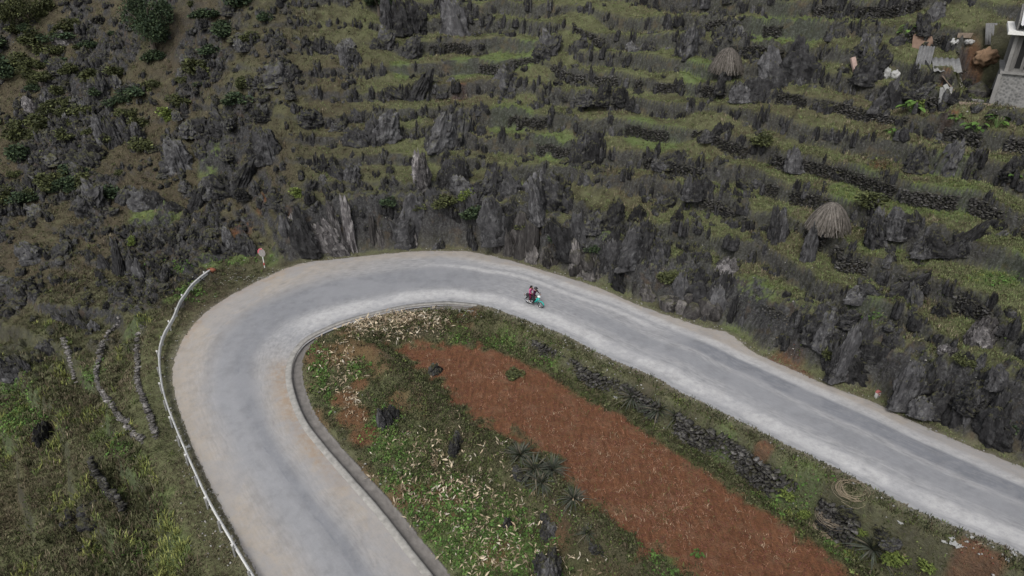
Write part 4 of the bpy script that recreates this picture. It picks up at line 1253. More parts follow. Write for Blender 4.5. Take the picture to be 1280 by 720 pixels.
clods(x, y, z, RNG.uniform(.03, .11, len(x)), "pebbles", "loose pale stones on the road verges", "pebbles", M['pebble'], .6)
# ------------------------------------------------------------------ mesh collector for built things
class MB:
    def __init__(self): self.v, self.f, self.m, self.n = [], [], [], 0
    def add(self, v, f, mi=0):
        self.v += [tuple(map(float, p)) for p in v]; self.f += [tuple(int(i) + self.n for i in q) for q in f]
        self.m += [mi] * len(f); self.n += len(v); return self
    def box(self, c, s, rot=None, mi=0, jit=0.0):
        v = STN * np.array(s)
        if jit: v = v + RNG.normal(0, jit, v.shape)
        if rot is not None: v = v @ np.array(rot).T
        return self.add(v + np.array(c), STF, mi)
    def tube(self, pts, rad, seg=10, mi=0, cap=True, flat=1.0):
        P = [Vector(p) for p in pts]; R = rad if hasattr(rad, '__len__') else [rad] * len(P)
        V, F = [], []
        ref = None
        for i, p in enumerate(P):
            t = (P[min(i + 1, len(P) - 1)] - P[max(i - 1, 0)]).normalized()
            if ref is None: ref = t.orthogonal().normalized()
            a = (ref - t * ref.dot(t)).normalized(); ref = a
            b = t.cross(a)
            for k in range(seg):
                q = 2 * PI * k / seg
                V.append(p + (a * math.cos(q) + b * math.sin(q) * flat) * R[i])
        for i in range(len(P) - 1):
            for k in range(seg):
                F.append((i * seg + k, i * seg + (k + 1) % seg, (i + 1) * seg + (k + 1) % seg, (i + 1) * seg + k))
        if cap:
            F.append(tuple(range(seg - 1, -1, -1))); F.append(tuple((len(P) - 1) * seg + k for k in range(seg)))
        return self.add(V, F, mi)
    def torus(self, c, R, r, axis='Y', seg=28, sec=10, mi=0):
        pts = []
        V, F = [], []
        for i in range(seg):
            q = 2 * PI * i / seg
            for k in range(sec):
                w = 2 * PI * k / sec
                rr = R + r * math.cos(w); h = r * math.sin(w)
                if axis == 'Y': V.append((c[0] + rr * math.cos(q), c[1] + h, c[2] + rr * math.sin(q)))
                else: V.append((c[0] + rr * math.cos(q), c[1] + rr * math.sin(q), c[2] + h))
        for i in range(seg):
            for k in range(sec):
                F.append((i * sec + k, i * sec + (k + 1) % sec, ((i + 1) % seg) * sec + (k + 1) % sec, ((i + 1) % seg) * sec + k))
        return self.add(V, F, mi)
    def ell(self, c, s, sub=3, mi=0, fn=None):
        v, f = ICO[sub]; v = v.copy()
        if fn is not None: v = fn(v)
        return self.add(v * np.array(s) + np.array(c), f, mi)
    def build(self, name, mats, parent=None, smooth=False, bevel=0.0):
        me = bpy.data.meshes.new(name)
        me.from_pydata(self.v, [], self.f)
        for m in (mats if isinstance(mats, (list, tuple)) else [mats]): me.materials.append(m)
        me.polygons.foreach_set("material_index", self.m)
        if smooth: me.polygons.foreach_set("use_smooth", [True] * len(self.f))
        me.update()
        bm = bmesh.new(); bm.from_mesh(me); bmesh.ops.recalc_face_normals(bm, faces=bm.faces)
        if bevel: bmesh.ops.bevel(bm, geom=bm.edges[:], offset=bevel, segments=2, affect='EDGES', clamp_overlap=True)
        bm.to_mesh(me); bm.free()
        o = bpy.data.objects.new(name, me); COL.objects.link(o)
        if parent is not None: o.parent = parent
        return o

def copy_tree(o, parent=None):
    c = o.copy(); COL.objects.link(c); c.parent = parent
    for ch in [k for k in o.children]: copy_tree(ch, c)
    return c
def rotz(a): c, s = math.cos(a), math.sin(a); return [[c, -s, 0], [s, c, 0], [0, 0, 1]]
def rotx(a): c, s = math.cos(a), math.sin(a); return [[1, 0, 0], [0, c, -s], [0, s, c]]
def roty(a): c, s = math.cos(a), math.sin(a); return [[c, 0, s], [0, 1, 0], [-s, 0, c]]
def mul(a, b): return (np.array(a) @ np.array(b)).tolist()

# ------------------------------------------------------------------ guard rail
M['galv'] = simple("weathered_galvanised_steel", (.62, .62, .60), .55, .2, 2.0, .15, .3)
M['galv_dark'] = simple("dull_steel_post", (.30, .30, .29), .6, .3, 5.0, .3, .3)
M['rust'] = simple("rusty_red_end", (.22, .085, .05), .85, .4, 7.0)
M['white'] = simple("dirty_white_paint", (.68, .67, .64), .6, .15, 9.0)
M['red'] = simple("faded_red_paint", (.52, .09, .10), .6, .2, 9.0)
RAIL = [(261,339),(250,347),(238,358),(230,369),(223,379),(214,400),(204,418),(198,436),(197,455),(200,481),(207,508),(221,545),(239,586),(259,629),(286,676),(312,719),(345,775),(380,830)]
_p = np.array([hit(u, v + 4)[:] for u, v in RAIL])
def verge_z(x, y):
    _, j = nearest(np.array([x]), np.array([y]), EO); return float(EO[j[0], 2])
_r = []
for (u, v) in RAIL:
    z = -2.0
    for _ in range(6):
        q = at(u, v, z + .62); z = verge_z(q[0], q[1])
    _r.append(at(u, v, z + .62))
RAILP = catmull(np.array(_r), .1)
RAILP[:, 2] = smooth1(RAILP[:, 2], 20)
gr = empty("guard_rail", (float(RAILP[0, 0]), float(RAILP[0, 1]), float(RAILP[0, 2] - .62)), 0, "grey galvanised guard rail curving along the outer edge of the bend", "guard rail")
org = np.array(gr.location)
WPROF = [(1.2 * a, 1.2 * b) for a, b in [(0, .155), (.02, .15), (.075, .105), (.075, .075), (.012, .03), (.012, -.03), (.075, -.075), (.075, -.105), (.02, -.15), (0, -.155)]]
_t = np.gradient(RAILP[:, :2], axis=0); _t /= np.linalg.norm(_t, axis=1, keepdims=True)
_n = np.stack([-_t[:, 1], _t[:, 0]], 1)
mid = RAILP[len(RAILP) // 2]; _dn = EO[nearest(mid[None, 0], mid[None, 1], EO)[1][0], :2] - mid[:2]
RS = 1 if np.dot(_n[len(_n) // 2], _dn) > 0 else -1      # towards the road
n_per = 43
for i0 in range(0, len(RAILP) - 5, 40):
    sl = slice(i0, min(i0 + n_per, len(RAILP)))
    P, N = RAILP[sl] - org, _n[sl] * RS
    sh = .012 * ((i0 // 40) % 2)
    V = np.stack([np.stack([P[:, 0] + N[:, 0] * (a + .08 + sh), P[:, 1] + N[:, 1] * (a + .08 + sh), P[:, 2] + b], 1) for a, b in WPROF] +
                 [np.stack([P[:, 0] + N[:, 0] * (a + .074 + sh), P[:, 1] + N[:, 1] * (a + .074 + sh), P[:, 2] + b], 1) for a, b in WPROF[::-1]], 1)
    a, b = V.shape[:2]; ii = np.arange(a * b).reshape(a, b); ii = np.concatenate([ii, ii[:, :1]], 1)
    q = np.stack([ii[:-1, :-1], ii[1:, :-1], ii[1:, 1:], ii[:-1, 1:]], -1).reshape(-1, 4)
    mesh_np("rail_section", V.reshape(-1, 3), q, M['galv'], parent=gr)
for i in range(6, len(RAILP), 20):
    x, y, z = RAILP[i] - org; g = hz(RAILP[i, 0], RAILP[i, 1]) - org[2]
    mb = MB(); mb.tube([(x, y, min(g, z - .7) - .3), (x, y, z + .17)], .065, 10)
    po = mb.build("post", M['galv_dark'], gr)
    if i % 40 == 6:
        nx, ny = _n[i] * RS
        MB().box((x + nx * -.02, y + ny * -.02, z + .22), (.10, .10, .10), rotz(math.atan2(ny, nx))).build("reflector", M['white'], po)
p0, n0 = RAILP[0] - org, _t[0]
mb = MB()
mb.ell((p0[0] - n0[0] * .30, p0[1] - n0[1] * .30, p0[2] - .02), (.42, .26, .22), 3, fn=lambda v: v * (1 + .12 * fbm(v[:, 0] * 2, v[:, 1] * 2, v[:, 2] * 2, 2))[:, None])
mb.build("end_terminal", M['rust'], gr)

# ------------------------------------------------------------------ round sign seen from behind, on a banded pole
def ground(u, v): return hit(u, v)
sp = ground(331, 335)
sg = empty("road_sign", sp, math.radians(-12), "weathered grey road sign with a red rim on a red and white banded pole", "road sign")
for i, (z0, z1, k) in enumerate([(-.3, .28, 1), (.28, .56, 0), (.56, .84, 1), (.84, 2.0, 1)]):
    MB().tube([(0, 0, z0), (0, 0, z1)], .045, 12).build("pole_band", M['red'] if k == 0 else M['white'], sg)
def disc(r, y0, y1, z, squash=1.12, mi=0, a0=0, a1=360, rin=0.0, seg=36):
    mb = MB(); V, F = [], []
    n = seg
    for i in range(n + 1):
        q = math.radians(a0 + (a1 - a0) * i / n)
        for rr in (rin, r):
            for yy in (y0, y1):
                V.append((rr * math.cos(q), yy, z + rr * math.sin(q) * squash))
    for i in range(n):
        b = i * 4; c = b + 4
        F += [(b, c, c + 2, b + 2), (b + 1, b + 3, c + 3, c + 1), (b + 2, c + 2, c + 3, b + 3), (b, b + 1, c + 1, c)]
    return mb.add(V, F, mi)
M['signgrey'] = simple("weathered_sign_back", (.27, .25, .24), .6, .25, 6.0)
M['signred'] = simple("faded_sign_red", (.55, .13, .16), .6, .25, 7.0)
disc(.37, -.055, -.045, 1.58).build("plate", M['signgrey'], sg)
disc(.385, -.068, -.058, 1.58, a0=70, a1=190, rin=.28).build("red_rim", M['signred'], sg)
MB().box((0, -.03, 1.58), (.09, .06, .5)).build("bracket", M['galv_dark'], sg)

# ------------------------------------------------------------------ kilometre stone
kp = ground(1096, 497)
km = empty("kilometre_stone", kp, math.radians(25), "small white kilometre stone with a red top beside the road cut", "milestone")
mb = MB(); pr = []
W, Hh, D = .34, .5, .18
V, F = [], []
for yy in (-D / 2, D / 2): V += [(-W / 2, yy, -.1), (W / 2, yy, -.1), (W / 2, yy, .40), (-W / 2, yy, .40)]
mb.add(V, [(0, 1, 2, 3), (7, 6, 5, 4), (0, 4, 5, 1), (1, 5, 6, 2), (2, 6, 7, 3), (3, 7, 4, 0)]); M["kmwhite"] = simple("weathered_white_stone", (.46, .45, .43), .8, .25, 9.0); mb.build("body", M["kmwhite"], km, bevel=.012)
mb = MB(); V = []; nn = 14
for yy in (-D / 2, D / 2):
    for i in range(nn + 1):
        q = PI * i / nn; V.append((W / 2 * math.cos(q), yy, .403 + .13 * math.sin(q)))
F = [tuple(range(nn, -1, -1)), tuple(range(nn + 1, 2 * nn + 2))] + [(i, i + 1, i + nn + 2, i + nn + 1) for i in range(nn)] + [(nn, 0, nn + 1, 2 * nn + 1)]
mb.add(V, F); M["cap"] = simple("worn_red_cap", (.30, .10, .09), .8, .3, 9.0); mb.build("top", M["cap"], km)
M['ink'] = simple("black_paint", (.03, .03, .03), .7)
M['redink'] = simple("red_paint_mark", (.45, .06, .06), .7)
mb = MB(); mb.box((0, -D / 2 - .003, .28), (.11, .004, .10)); mb.build("mark", M['redink'], km)
mb = MB(); mb.box((0, -D / 2 - .003, .12), (.20, .004, .05)); mb.build("mark", M['ink'], km)

# ------------------------------------------------------------------ straw stacks
M['straw'] = mat_vcol("dry_maize_straw", "tint", .9, .35)
M['bark'] = simple("grey_bark", (.10, .085, .07), .95, .4, 8.0)
def straw_stack(u, v, wpx, hpx, label):
    p = hit(u, v); s = px_at(p)
    R, H = wpx / s / 2, hpx / s / .93
    e = empty("straw_stack", p, 0, label, "straw stack", "straw stacks on the terraces")
    mb = MB(); mb.tube([(0, 0, -.4), (.03, .02, .5), (0, 0, H * .55)], [.16, .13, .10], 8); mb.build("pole", M['bark'], e)
    # inner body
    V, F = [], []
    prof_ = [(0.02, H * .98), (.24 * R, H * .90), (.52 * R, H * .71), (.80 * R, H * .47), (.98 * R, H * .32), (.72 * R, H * .30), (0.02, H * .36)]
    sg_ = 28
    for r_, z in prof_:
        for k in range(sg_):
            q = 2 * PI * k / sg_; j = 1 + .10 * math.sin(5 * q + z) + .08 * math.sin(2 * q + 1) + RNG.normal(0, .03)
            V.append((r_ * .93 * math.cos(q) * j, r_ * .93 * math.sin(q) * j, z))
    for i in range(len(prof_) - 1):
        for k in range(sg_): F.append((i * sg_ + k, i * sg_ + (k + 1) % sg_, (i + 1) * sg_ + (k + 1) % sg_, (i + 1) * sg_ + k))
    core = np.array(V)
    # stalks lying down the cone, in overlapping layers
    SVv, SFf, SC_, o = [core], [np.array(F)], [np.tile([[.07, .055, .038]], (len(core), 1))], len(core)
    for layer, (t0, t1, n) in enumerate([(.28, 1.0, 520), (.10, .72, 420), (.0, .45, 260)]):
        for k in range(n):
            q = RNG.uniform(0, 2 * PI); a = np.clip(RNG.normal(t0, .10), 0.0, .55); b = np.clip(RNG.normal(t1 + .05 * math.sin(3 * q + u), .11), a + .2, 1.10)
            T = np.linspace(a, b, 4); zz = np.interp(T, [0, .2, .45, .75, 1.0, 1.1], [H * 1.0, H * .95, H * .80, H * .56, H * .33, H * .22])
            rr = np.interp(T, [0, .2, .45, .75, 1.0, 1.1], [.02 * R, .26 * R, .58 * R, .88 * R, 1.06 * R, 1.12 * R]) + RNG.uniform(0, .09) + .03 * (2 - layer)
            qq = q + np.linspace(0, RNG.normal(0, .20), 4)
            c = np.stack([rr * np.cos(qq), rr * np.sin(qq), zz + RNG.uniform(-.02, .10)], 1)
            w = RNG.uniform(.012, .028)
            side = np.stack([-np.sin(qq), np.cos(qq), 0 * qq], 1) * w; up_ = np.stack([np.cos(qq), np.sin(qq), .6 + 0 * qq], 1) * w * .9
            vv = np.concatenate([c - side, c + up_, c + side])
            ff = [[i, i + 1, i + 5, i + 4] for i in range(3)] + [[i + 4, i + 5, i + 9, i + 8] for i in range(3)]
            SVv.append(vv); SFf.append(np.array(ff) + o); o += 12
            base = np.array([(.122, .110, .097), (.078, .070, .061), (.172, .157, .140), (.052, .046, .040)][RNG.choice(4, p=[.4, .3, .15, .15])]) * RNG.uniform(.8, 1.15)
            SC_.append(np.tile(base, (12, 1)))
    o_ = mesh_np("straw", np.concatenate(SVv), np.concatenate(SFf), M['straw'], parent=e, attrs=dict(tint=np.concatenate(SC_)))
    return e
straw_stack(1032, 297, 45, 42, "larger mushroom shaped straw stack on a dark rock, nearer the road")
straw_stack(906, 99, 36, 34, "smaller mushroom shaped straw stack high on the upper terraces")

# ------------------------------------------------------------------ spiky plants, shrubs, trees, big leaved plants
M['agave'] = mat_vcol("spiky_leaf", "tint", .6, .25)
def spiky(seed, r=.75, n=70):
    g = np.random.default_rng(seed); V, F, C, o = [], [], [], 0
    for k in range(n):
        q = g.uniform(0, 2 * PI); el = g.uniform(.15, 1.35); L = r * g.uniform(.7, 1.15)
        T = np.linspace(0, 1, 5)
        hor = L * T * math.cos(el) * (1 + .25 * T); ver = L * (T * math.sin(el) - .45 * T ** 2 * (1.2 - el * .6))
        w = .032 * (1 - T ** 2) * g.uniform(.8, 1.3) + .002
        c = np.stack([hor * math.cos(q), hor * math.sin(q), ver + .12], 1); s = np.array([-math.sin(q), math.cos(q), 0])
        v = np.concatenate([c - s * w[:, None], c - [0, 0, .01] , c + s * w[:, None]])
        V.append(v); F.append(np.array([[i, i + 1, i + 6, i + 5] for i in range(4)] + [[i + 5, i + 6, i + 11, i + 10] for i in range(4)]) + o); o += 15
        C.append(np.tile(np.array([(.062, .070, .055), (.085, .085, .068), (.048, .058, .035), (.13, .115, .085)][g.choice(4, p=[.4, .25, .2, .15])]) * g.uniform(.8, 1.2), (15, 1)))
    return np.concatenate(V), np.concatenate(F), np.concatenate(C)
SPK = []
for k in range(3):
    v, f, c = spiky(40 + k, .8, 80)
    o = mesh_np("spiky_plant", v, f, M['agave'], attrs=dict(tint=c)); SPK.append(o.data); bpy.data.objects.remove(o, do_unlink=True)
for i, (u, v, d, lab) in enumerate([(650,572,40,"grey spiky plant topmost on the field bank"),(668,590,42,"large grey spiky plant in the clump on the field bank"),(690,590,40,"grey spiky plant at the right of the bank clump"),(676,606,40,"grey spiky plant lowest in the bank clump"),
    (717,626,36,"dark round spiky plant standing alone on the field bank"),(790,500,38,"dark spiky plant at the end of the black rubble wall"),(822,516,40,"dark spiky plant just right of the one at the end of the black rubble wall"),(845,524,34,"small spiky plant beside the second rubble wall"),(1090,690,50,"big grey fountain shaped spiky plant near the lower right corner"),(1045,660,26,"small yellowish spiky plant by the vine coils"),(735,668,26,"small spiky tuft on the lower field bank")]):
    p = hit(u, v); s = px_at(p); sc = d / s / 1.35
    o = bpy.data.objects.new("spiky_plant", SPK[i % 3]); COL.objects.link(o); o.location = (p.x, p.y, p.z - .02); o.scale = (sc, sc, sc); o.rotation_euler = (0, 0, i * 1.3)
    tag(o, lab, "plant", "spiky plants on the field banks")

def crown_mesh(seed, rx, rz, n, leaf, cols, lumps=7):
    g = np.random.default_rng(seed)
    cen = g.normal(0, .42, (lumps, 3)) * [rx, rx, rz * .8] + [0, 0, rz]; rad = g.uniform(.38, .66, lumps) * rx
    i = g.integers(0, lumps, n)
    d = g.normal(size=(n, 3)); d /= np.linalg.norm(d, axis=1, keepdims=True)
    P = cen[i] + d * (rad[i] * g.uniform(.5, 1.05, n))[:, None]
    P[:, 2] = np.maximum(P[:, 2], .05)
    a, b = g.normal(size=(n, 3)), g.normal(size=(n, 3))
    a = a + d * .8; a /= np.linalg.norm(a, axis=1, keepdims=True); b -= a * (a * b).sum(1)[:, None]; b /= np.linalg.norm(b, axis=1, keepdims=True)
    s = leaf * g.uniform(.6, 1.4, n)[:, None]
    V = np.stack([P, P + a * s * .5 + b * s * .28, P + a * s, P + a * s * .5 - b * s * .28], 1).reshape(-1, 3)
    q = np.arange(n * 4).reshape(n, 4)
    cc = np.array(cols)[g.choice(len(cols), n)] * g.uniform(.6, 1.4, (n, 1)) * (.85 + .3 * g.uniform(0, 1, lumps))[i][:, None]
    return V, q, np.repeat(cc, 4, axis=0)
def trunk(h, r, seed, parent):
    g = np.random.default_rng(seed); mb = MB()
    mb.tube([(0, 0, -.4), (.03 * h, 0, .35 * h), (.0, .04 * h, .75 * h)], [r, r * .75, r * .4], 8)
    for k in range(5):
        q = g.uniform(0, 6.28); z = h * g.uniform(.25, .55)
        mb.tube([(.02, 0, z), (.25 * h * math.cos(q), .25 * h * math.sin(q), z + .22 * h), (.38 * h * math.cos(q), .38 * h * math.sin(q), z + .38 * h)], [r * .45, r * .3, r * .12], 6)
    return mb.build("trunk", M['bark'], parent)
CDK = [(.034, .052, .030), (.046, .064, .034), (.026, .038, .024), (.058, .080, .040)]
COLV = [(.058, .064, .032), (.074, .082, .036), (.046, .052, .028), (.095, .105, .042)]
CBR = [(.115, .150, .042), (.145, .180, .050), (.080, .105, .030)]
def tree(u, v, wpx, hpx, label, cols=CDK, n=5200, seed=1, cat="tree", name="leafy_tree", group=None, leaf=.24):
    p = hit(u, v); s = px_at(p); R = wpx / s / 2; H = hpx / s / .95
    e = empty(name, p, seed, label, cat, group)
    V, q, c = crown_mesh(seed, R * .72, H * .46, n, leaf, cols, 9)
    V[:, 2] += H * .08
    mesh_np("crown", V, q, M['leaf'], parent=e, attrs=dict(tint=c)); trunk(H * .7, .05 * H, seed, e)
    return e
tree(193, 62, 78, 74, "dark bushy evergreen tree standing out on the upper left slope", seed=5, n=9000)
tree(474, 20, 44, 44, "dark tree crown at the top edge above the slope", seed=8, n=4000)
tree(25, 40, 60, 46, "olive green bushy tree in the upper left corner", COLV, seed=12, n=4500)
BUSHM = []
for k in range(6):
    V, q, c = crown_mesh(60 + k, .55, .42, 1400, .15, [CDK, COLV, COLV][k % 3], 7); V[:, 2] -= .1
    o = mesh_np("foliage", V, q, M['leaf'], attrs=dict(tint=c)); BUSHM.append(o.data); bpy.data.objects.remove(o, do_unlink=True)
Vb, qb, cb = crown_mesh(77, .5, .4, 900, .15, CBR, 5)
_o = mesh_np("foliage", Vb, qb, M['leaf'], attrs=dict(tint=cb)); BRIGHT = _o.data; bpy.data.objects.remove(_o, do_unlink=True)
def bush(u, v, wpx, label, group, data, hs=1.0):
    p = hit(u, v); s = px_at(p); sc = wpx / s / 1.35
    o = bpy.data.objects.new("shrub", data); COL.objects.link(o); o.location = (p.x, p.y, p.z - .05); o.scale = (sc, sc, sc * hs); o.rotation_euler = (0, 0, random.uniform(0, 6))
    return tag(o, label, "shrub", group)
for i in range(100):
    for _ in range(60):
        u, v = random.choice([(random.uniform(-20, 330), random.uniform(-10, 130)), (random.uniform(-20, 200), random.uniform(30, 250))])
        if abs(u - 193) > 45 or v > 75: break
    bush(u, v, random.uniform(14, 40), "dark olive shrub among the bushes of the upper left slope", "shrubs of the upper left slope", random.choice(BUSHM), random.uniform(.45, .85))
for (u, v, w, lab) in [(370,246,20,"bright yellow green shrub over the brown rock at the start of the bend"),(165,305,16,"yellow green shrub on the left rocks above the hollow"),(208,150,26,"fresh green shrub below the dark evergreen tree"),(585,250,26,"yellow green shrub on top of the cliff behind the bend"),(1145,135,22,"bright green shrub beside the white corrugated sheet")]:
    bush(u, v, w, lab, None, BRIGHT, .8)
for (u, v, w, lab) in [(984,622,34,'yellow green leafy shrub left of the dry vine rings'),(1008,644,24,'small yellow green shrub above the lower dry vine ring'),(1122,702,42,'leafy green shrub right of the big fountain shaped spiky plant'),(1158,712,36,'leafy green shrub at the bottom edge by the bare red earth'),(1078,668,22,'small leafy shrub above the big fountain shaped spiky plant')]:
    bush(u, v, w, lab, 'leafy shrubs on the right bank', BRIGHT, .55)
for (u, v, w, lab) in [(700,300,26,"olive shrub on the cliff right over the motorbike"),(660,285,24,"small dark shrub in the cliff over the motorbike"),(520,262,28,"dark shrub on the cliff edge behind the top of the bend"),(485,255,24,"olive shrub over the grey brown cliff block"),(745,315,24,"small shrub between the cliff slabs right of the motorbike"),(835,350,34,"grassy shrub on top of the cliff end over the bulge"),(815,300,26,"olive shrub above the cliff slab"),(1085,255,46,"mossy overhanging shrub on the wall right of the lower straw stack"),(960,180,36,"olive shrub on the wall in the middle terraces"),(600,270,40,"dark shrub hanging over the cliff behind the bend"),(560,255,34,"olive shrub over the brown stained cliff"),
    (1205,455,30,"low olive shrub near the white edged rock"),(1250,530,34,"low green shrub over the right road cut"),(1040,445,30,"grass green shrub on the corner over the red scar"),(640,470,24,"low dark shrub at the edge of the red field"),(880,470,0,"")]:
    if w: bush(u, v, w, lab, None, random.choice(BUSHM), .6)

M['taro'] = mat_vcol("big_leaf", "tint", .5, .2)
def big_leaf_plant(u, v, wpx, label, seed):
    p = hit(u, v); s = px_at(p); R = wpx / s / 2
    g = np.random.default_rng(seed)
    e = empty("big_leaved_plant", p, 0, label, "plant", "big leaved plants by the house")
    R *= 1.15
    for k in range(13):
        q = g.uniform(0, 2 * PI); el = g.uniform(.35, 1.3); L = R * g.uniform(.6, 1.1); tip = np.array([math.cos(q) * math.cos(el), math.sin(q) * math.cos(el), math.sin(el)]) * L + [0, 0, .1]
        mb = MB(); mb.tube([(0, 0, -.1), tuple(tip * [.5, .5, .65]), tuple(tip)], [.025, .018, .012], 6); mb.build("stalk", M['leafstalk'], e)
        sz = R * g.uniform(.38, .62); T = np.linspace(0, 1, 7); w = sz * .42 * np.sin(PI * np.clip(T * .93 + .05, 0, 1)) ** .7
        d = np.array([math.cos(q), math.sin(q), 0]); sd = np.array([-math.sin(q), math.cos(q), 0])
        c = tip + d * (T * sz)[:, None] - np.array([0, 0, 1]) * (T ** 2 * sz * .45)[:, None]
        v_ = np.concatenate([c - sd * w[:, None] + [0, 0, .06], c, c + sd * w[:, None] + [0, 0, .06]])
        f = np.array([[i, i + 1, i + 8, i + 7] for i in range(6)] + [[i + 7, i + 8, i + 15, i + 14] for i in range(6)])
        col = np.array([(.065, .115, .028), (.085, .145, .035), (.05, .09, .024)][g.integers(0, 3)]) * g.uniform(.8, 1.2)
        mesh_np("leaf", v_, f, M['taro'], parent=e, smooth=True, attrs=dict(tint=np.tile(col, (21, 1))))
    return e
M['leafstalk'] = simple("leaf_stalk", (.08, .13, .04), .6)
for i, (u, v, w, lab) in enumerate([(1133,47,22,"bright big leaved plant left of the brown panel"),(1140,140,24,"big leaved plant on the rocks left of the white corrugated sheet"),(1117,172,20,"low big leaved plant under the rocks at the left of the plot"),(1245,160,26,"big leaved plant under the house plinth"),(1220,165,24,"big leaved plant left of the one under the plinth"),(1195,152,16,"small big leaved plant below the white corrugated sheet"),(1268,225,14,"small bright plant by the big rounded rock"),(873,697,14,"lone bright seedling on the red field")]):
    big_leaf_plant(u, v, w, lab, 300 + i)
# ------------------------------------------------------------------ house at the right edge
M['render'] = simple("grey_cement_render", (.22, .215, .205), .9, .3, 1.5)
def mat_rubble_plinth():
    m = NT("rubble_plinth"); vec = m.coord()
    v = m.voro(vec, 5.0); n = m.noise(vec, 3.0, 5, .7)
    c = m.mix(m.ramp(v, [(.15, 0.0), (.6, 1.0)]), (.12, .12, .118), (.21, .207, .20)); c = m.mix(m.ramp(n, [(.45, 0.0), (.75, .6)]), c, (.06, .06, .058))
    m.bump(v, .6, .06); return m.out(c, .92)
M['plinth'] = mat_rubble_plinth()
def mat_boards():
    m = NT("grey_weathered_boards"); vec = m.coord()
    n = m.noise(m.mapping(vec, (9, 9, .8)), 1.0, 5, .65)
    return m.out(m.mix(m.ramp(n, [(.3, 0.0), (.7, 1.0)]), (.085, .082, .078), (.20, .195, .185)), .85)
M['boards'] = mat_boards()
M['roofsheet'] = simple("pale_roof_sheet", (.55, .55, .55), .55, .15, 2.0)
M['dark'] = simple("dark_opening", (.012, .012, .012), .9)
hb = HB
th = HOUSE_TH                    # front follows the terrace
hs_ = empty("house", (hb.x, hb.y, hb.z), th, "grey cement house on a battered stone plinth at the right edge", "house")
def frustum(x0, x1, y0, y1, z0, z1, bat):
    return [(x0, y0, z0), (x1, y0, z0), (x1, y1, z0), (x0, y1, z0), (x0 + bat, y0 + bat, z1), (x1 - bat, y0 + bat, z1), (x1 - bat, y1 - bat, z1), (x0 + bat, y1 - bat, z1)]
_s = px_at(hb)
PH = 36 / _s / .95; CH = 41 / _s / .96
MB().add(frustum(0, 8, 0, 6, -1.2, PH, .22), STF).build("plinth", M['plinth'], hs_)
for x0, x1, y0, y1 in [(.0, .28, -.05, .2), (.0, 8.0, -.04, .02)]:
    pass
MB().box((4, 3, PH + .07), (7.9, 5.9, .14)).build("plinth_cap", M['render'], hs_)
MB().box((-.02 + .1, -.0 + .02, PH / 2 - .5), (.24, .22, PH + .9), roty(.0)).build("corner_post", M['render'], hs_)
W0 = .38
MB().box((4, 3.05, PH + .14 + CH / 2), (8 - 2 * W0, 5.3, CH - .01)).build("wall", M['boards'], hs_)
for x in (W0, 2.1, 4.0, 5.9, 8 - W0):
    for y in (W0, 6 - W0):
        MB().box((x, y, PH + .14 + CH / 2), (.22, .22, CH - .02)).build("column", M['render'], hs_)
for i, x in enumerate((.98, 1.52, 2.75, 3.35, 4.7, 5.2)):
    w = MB(); w.box((x, W0 + .0, PH + .14 + CH * .5), (.36, .06, CH * .78)); fr_ = w.build("window", M['dark'], hs_)
    g = MB(); g.box((x - .2, W0 - .02, PH + .14 + CH * .5), (.05, .08, CH * .84)); g.box((x + .2, W0 - .02, PH + .14 + CH * .5), (.05, .08, CH * .84)); g.build("frame", M['boards'], fr_)
MB().box((4, 3, PH + .14 + CH + .14), (8.5, 6.6, .26)).build("ceiling_slab", M['white'], hs_, bevel=.02)
# corrugated roof with its gable
V, F = [], []
nx = 90
for i in range(nx + 1):
    x = .35 + 8.2 * i / nx; dz = .035 * math.cos(i * PI / 1.0) 
    for (y, z) in ((-.45, PH + CH + .85), (3, PH + CH + 2.1), (6.6, PH + CH + .85)):
        V.append((x, y, z + dz))
for i in range(nx):
    for k in (0, 1): F.append((i * 3 + k, i * 3 + 3 + k, i * 3 + 4 + k, i * 3 + 1 + k))
rf = MB().add(V, F).build("roof", M['roofsheet'], hs_)
sm = rf.modifiers.new("sheet", 'SOLIDIFY'); sm.thickness = .03
MB().add([(.2, .3, PH + CH + .41), (.2, 5.7, PH + CH + .41), (.2, 5.7, PH + CH + .95), (.2, 3, PH + CH + 1.95), (.2, .3, PH + CH + .95),
          (.32, .3, PH + CH + .41), (.32, 5.7, PH + CH + .41), (.32, 5.7, PH + CH + .95), (.32, 3, PH + CH + 1.95), (.32, .3, PH + CH + .95)],
         [(0, 1, 2, 3, 4), (9, 8, 7, 6, 5), (0, 5, 6, 1), (1, 6, 7, 2), (2, 7, 8, 3), (3, 8, 9, 4), (4, 9, 5, 0)]).build("gable", M['boards'], hs_)
MB().box((7.7, 3, PH + CH + .85), (.12, 5.4, .85)).build("gable", M['boards'], hs_)

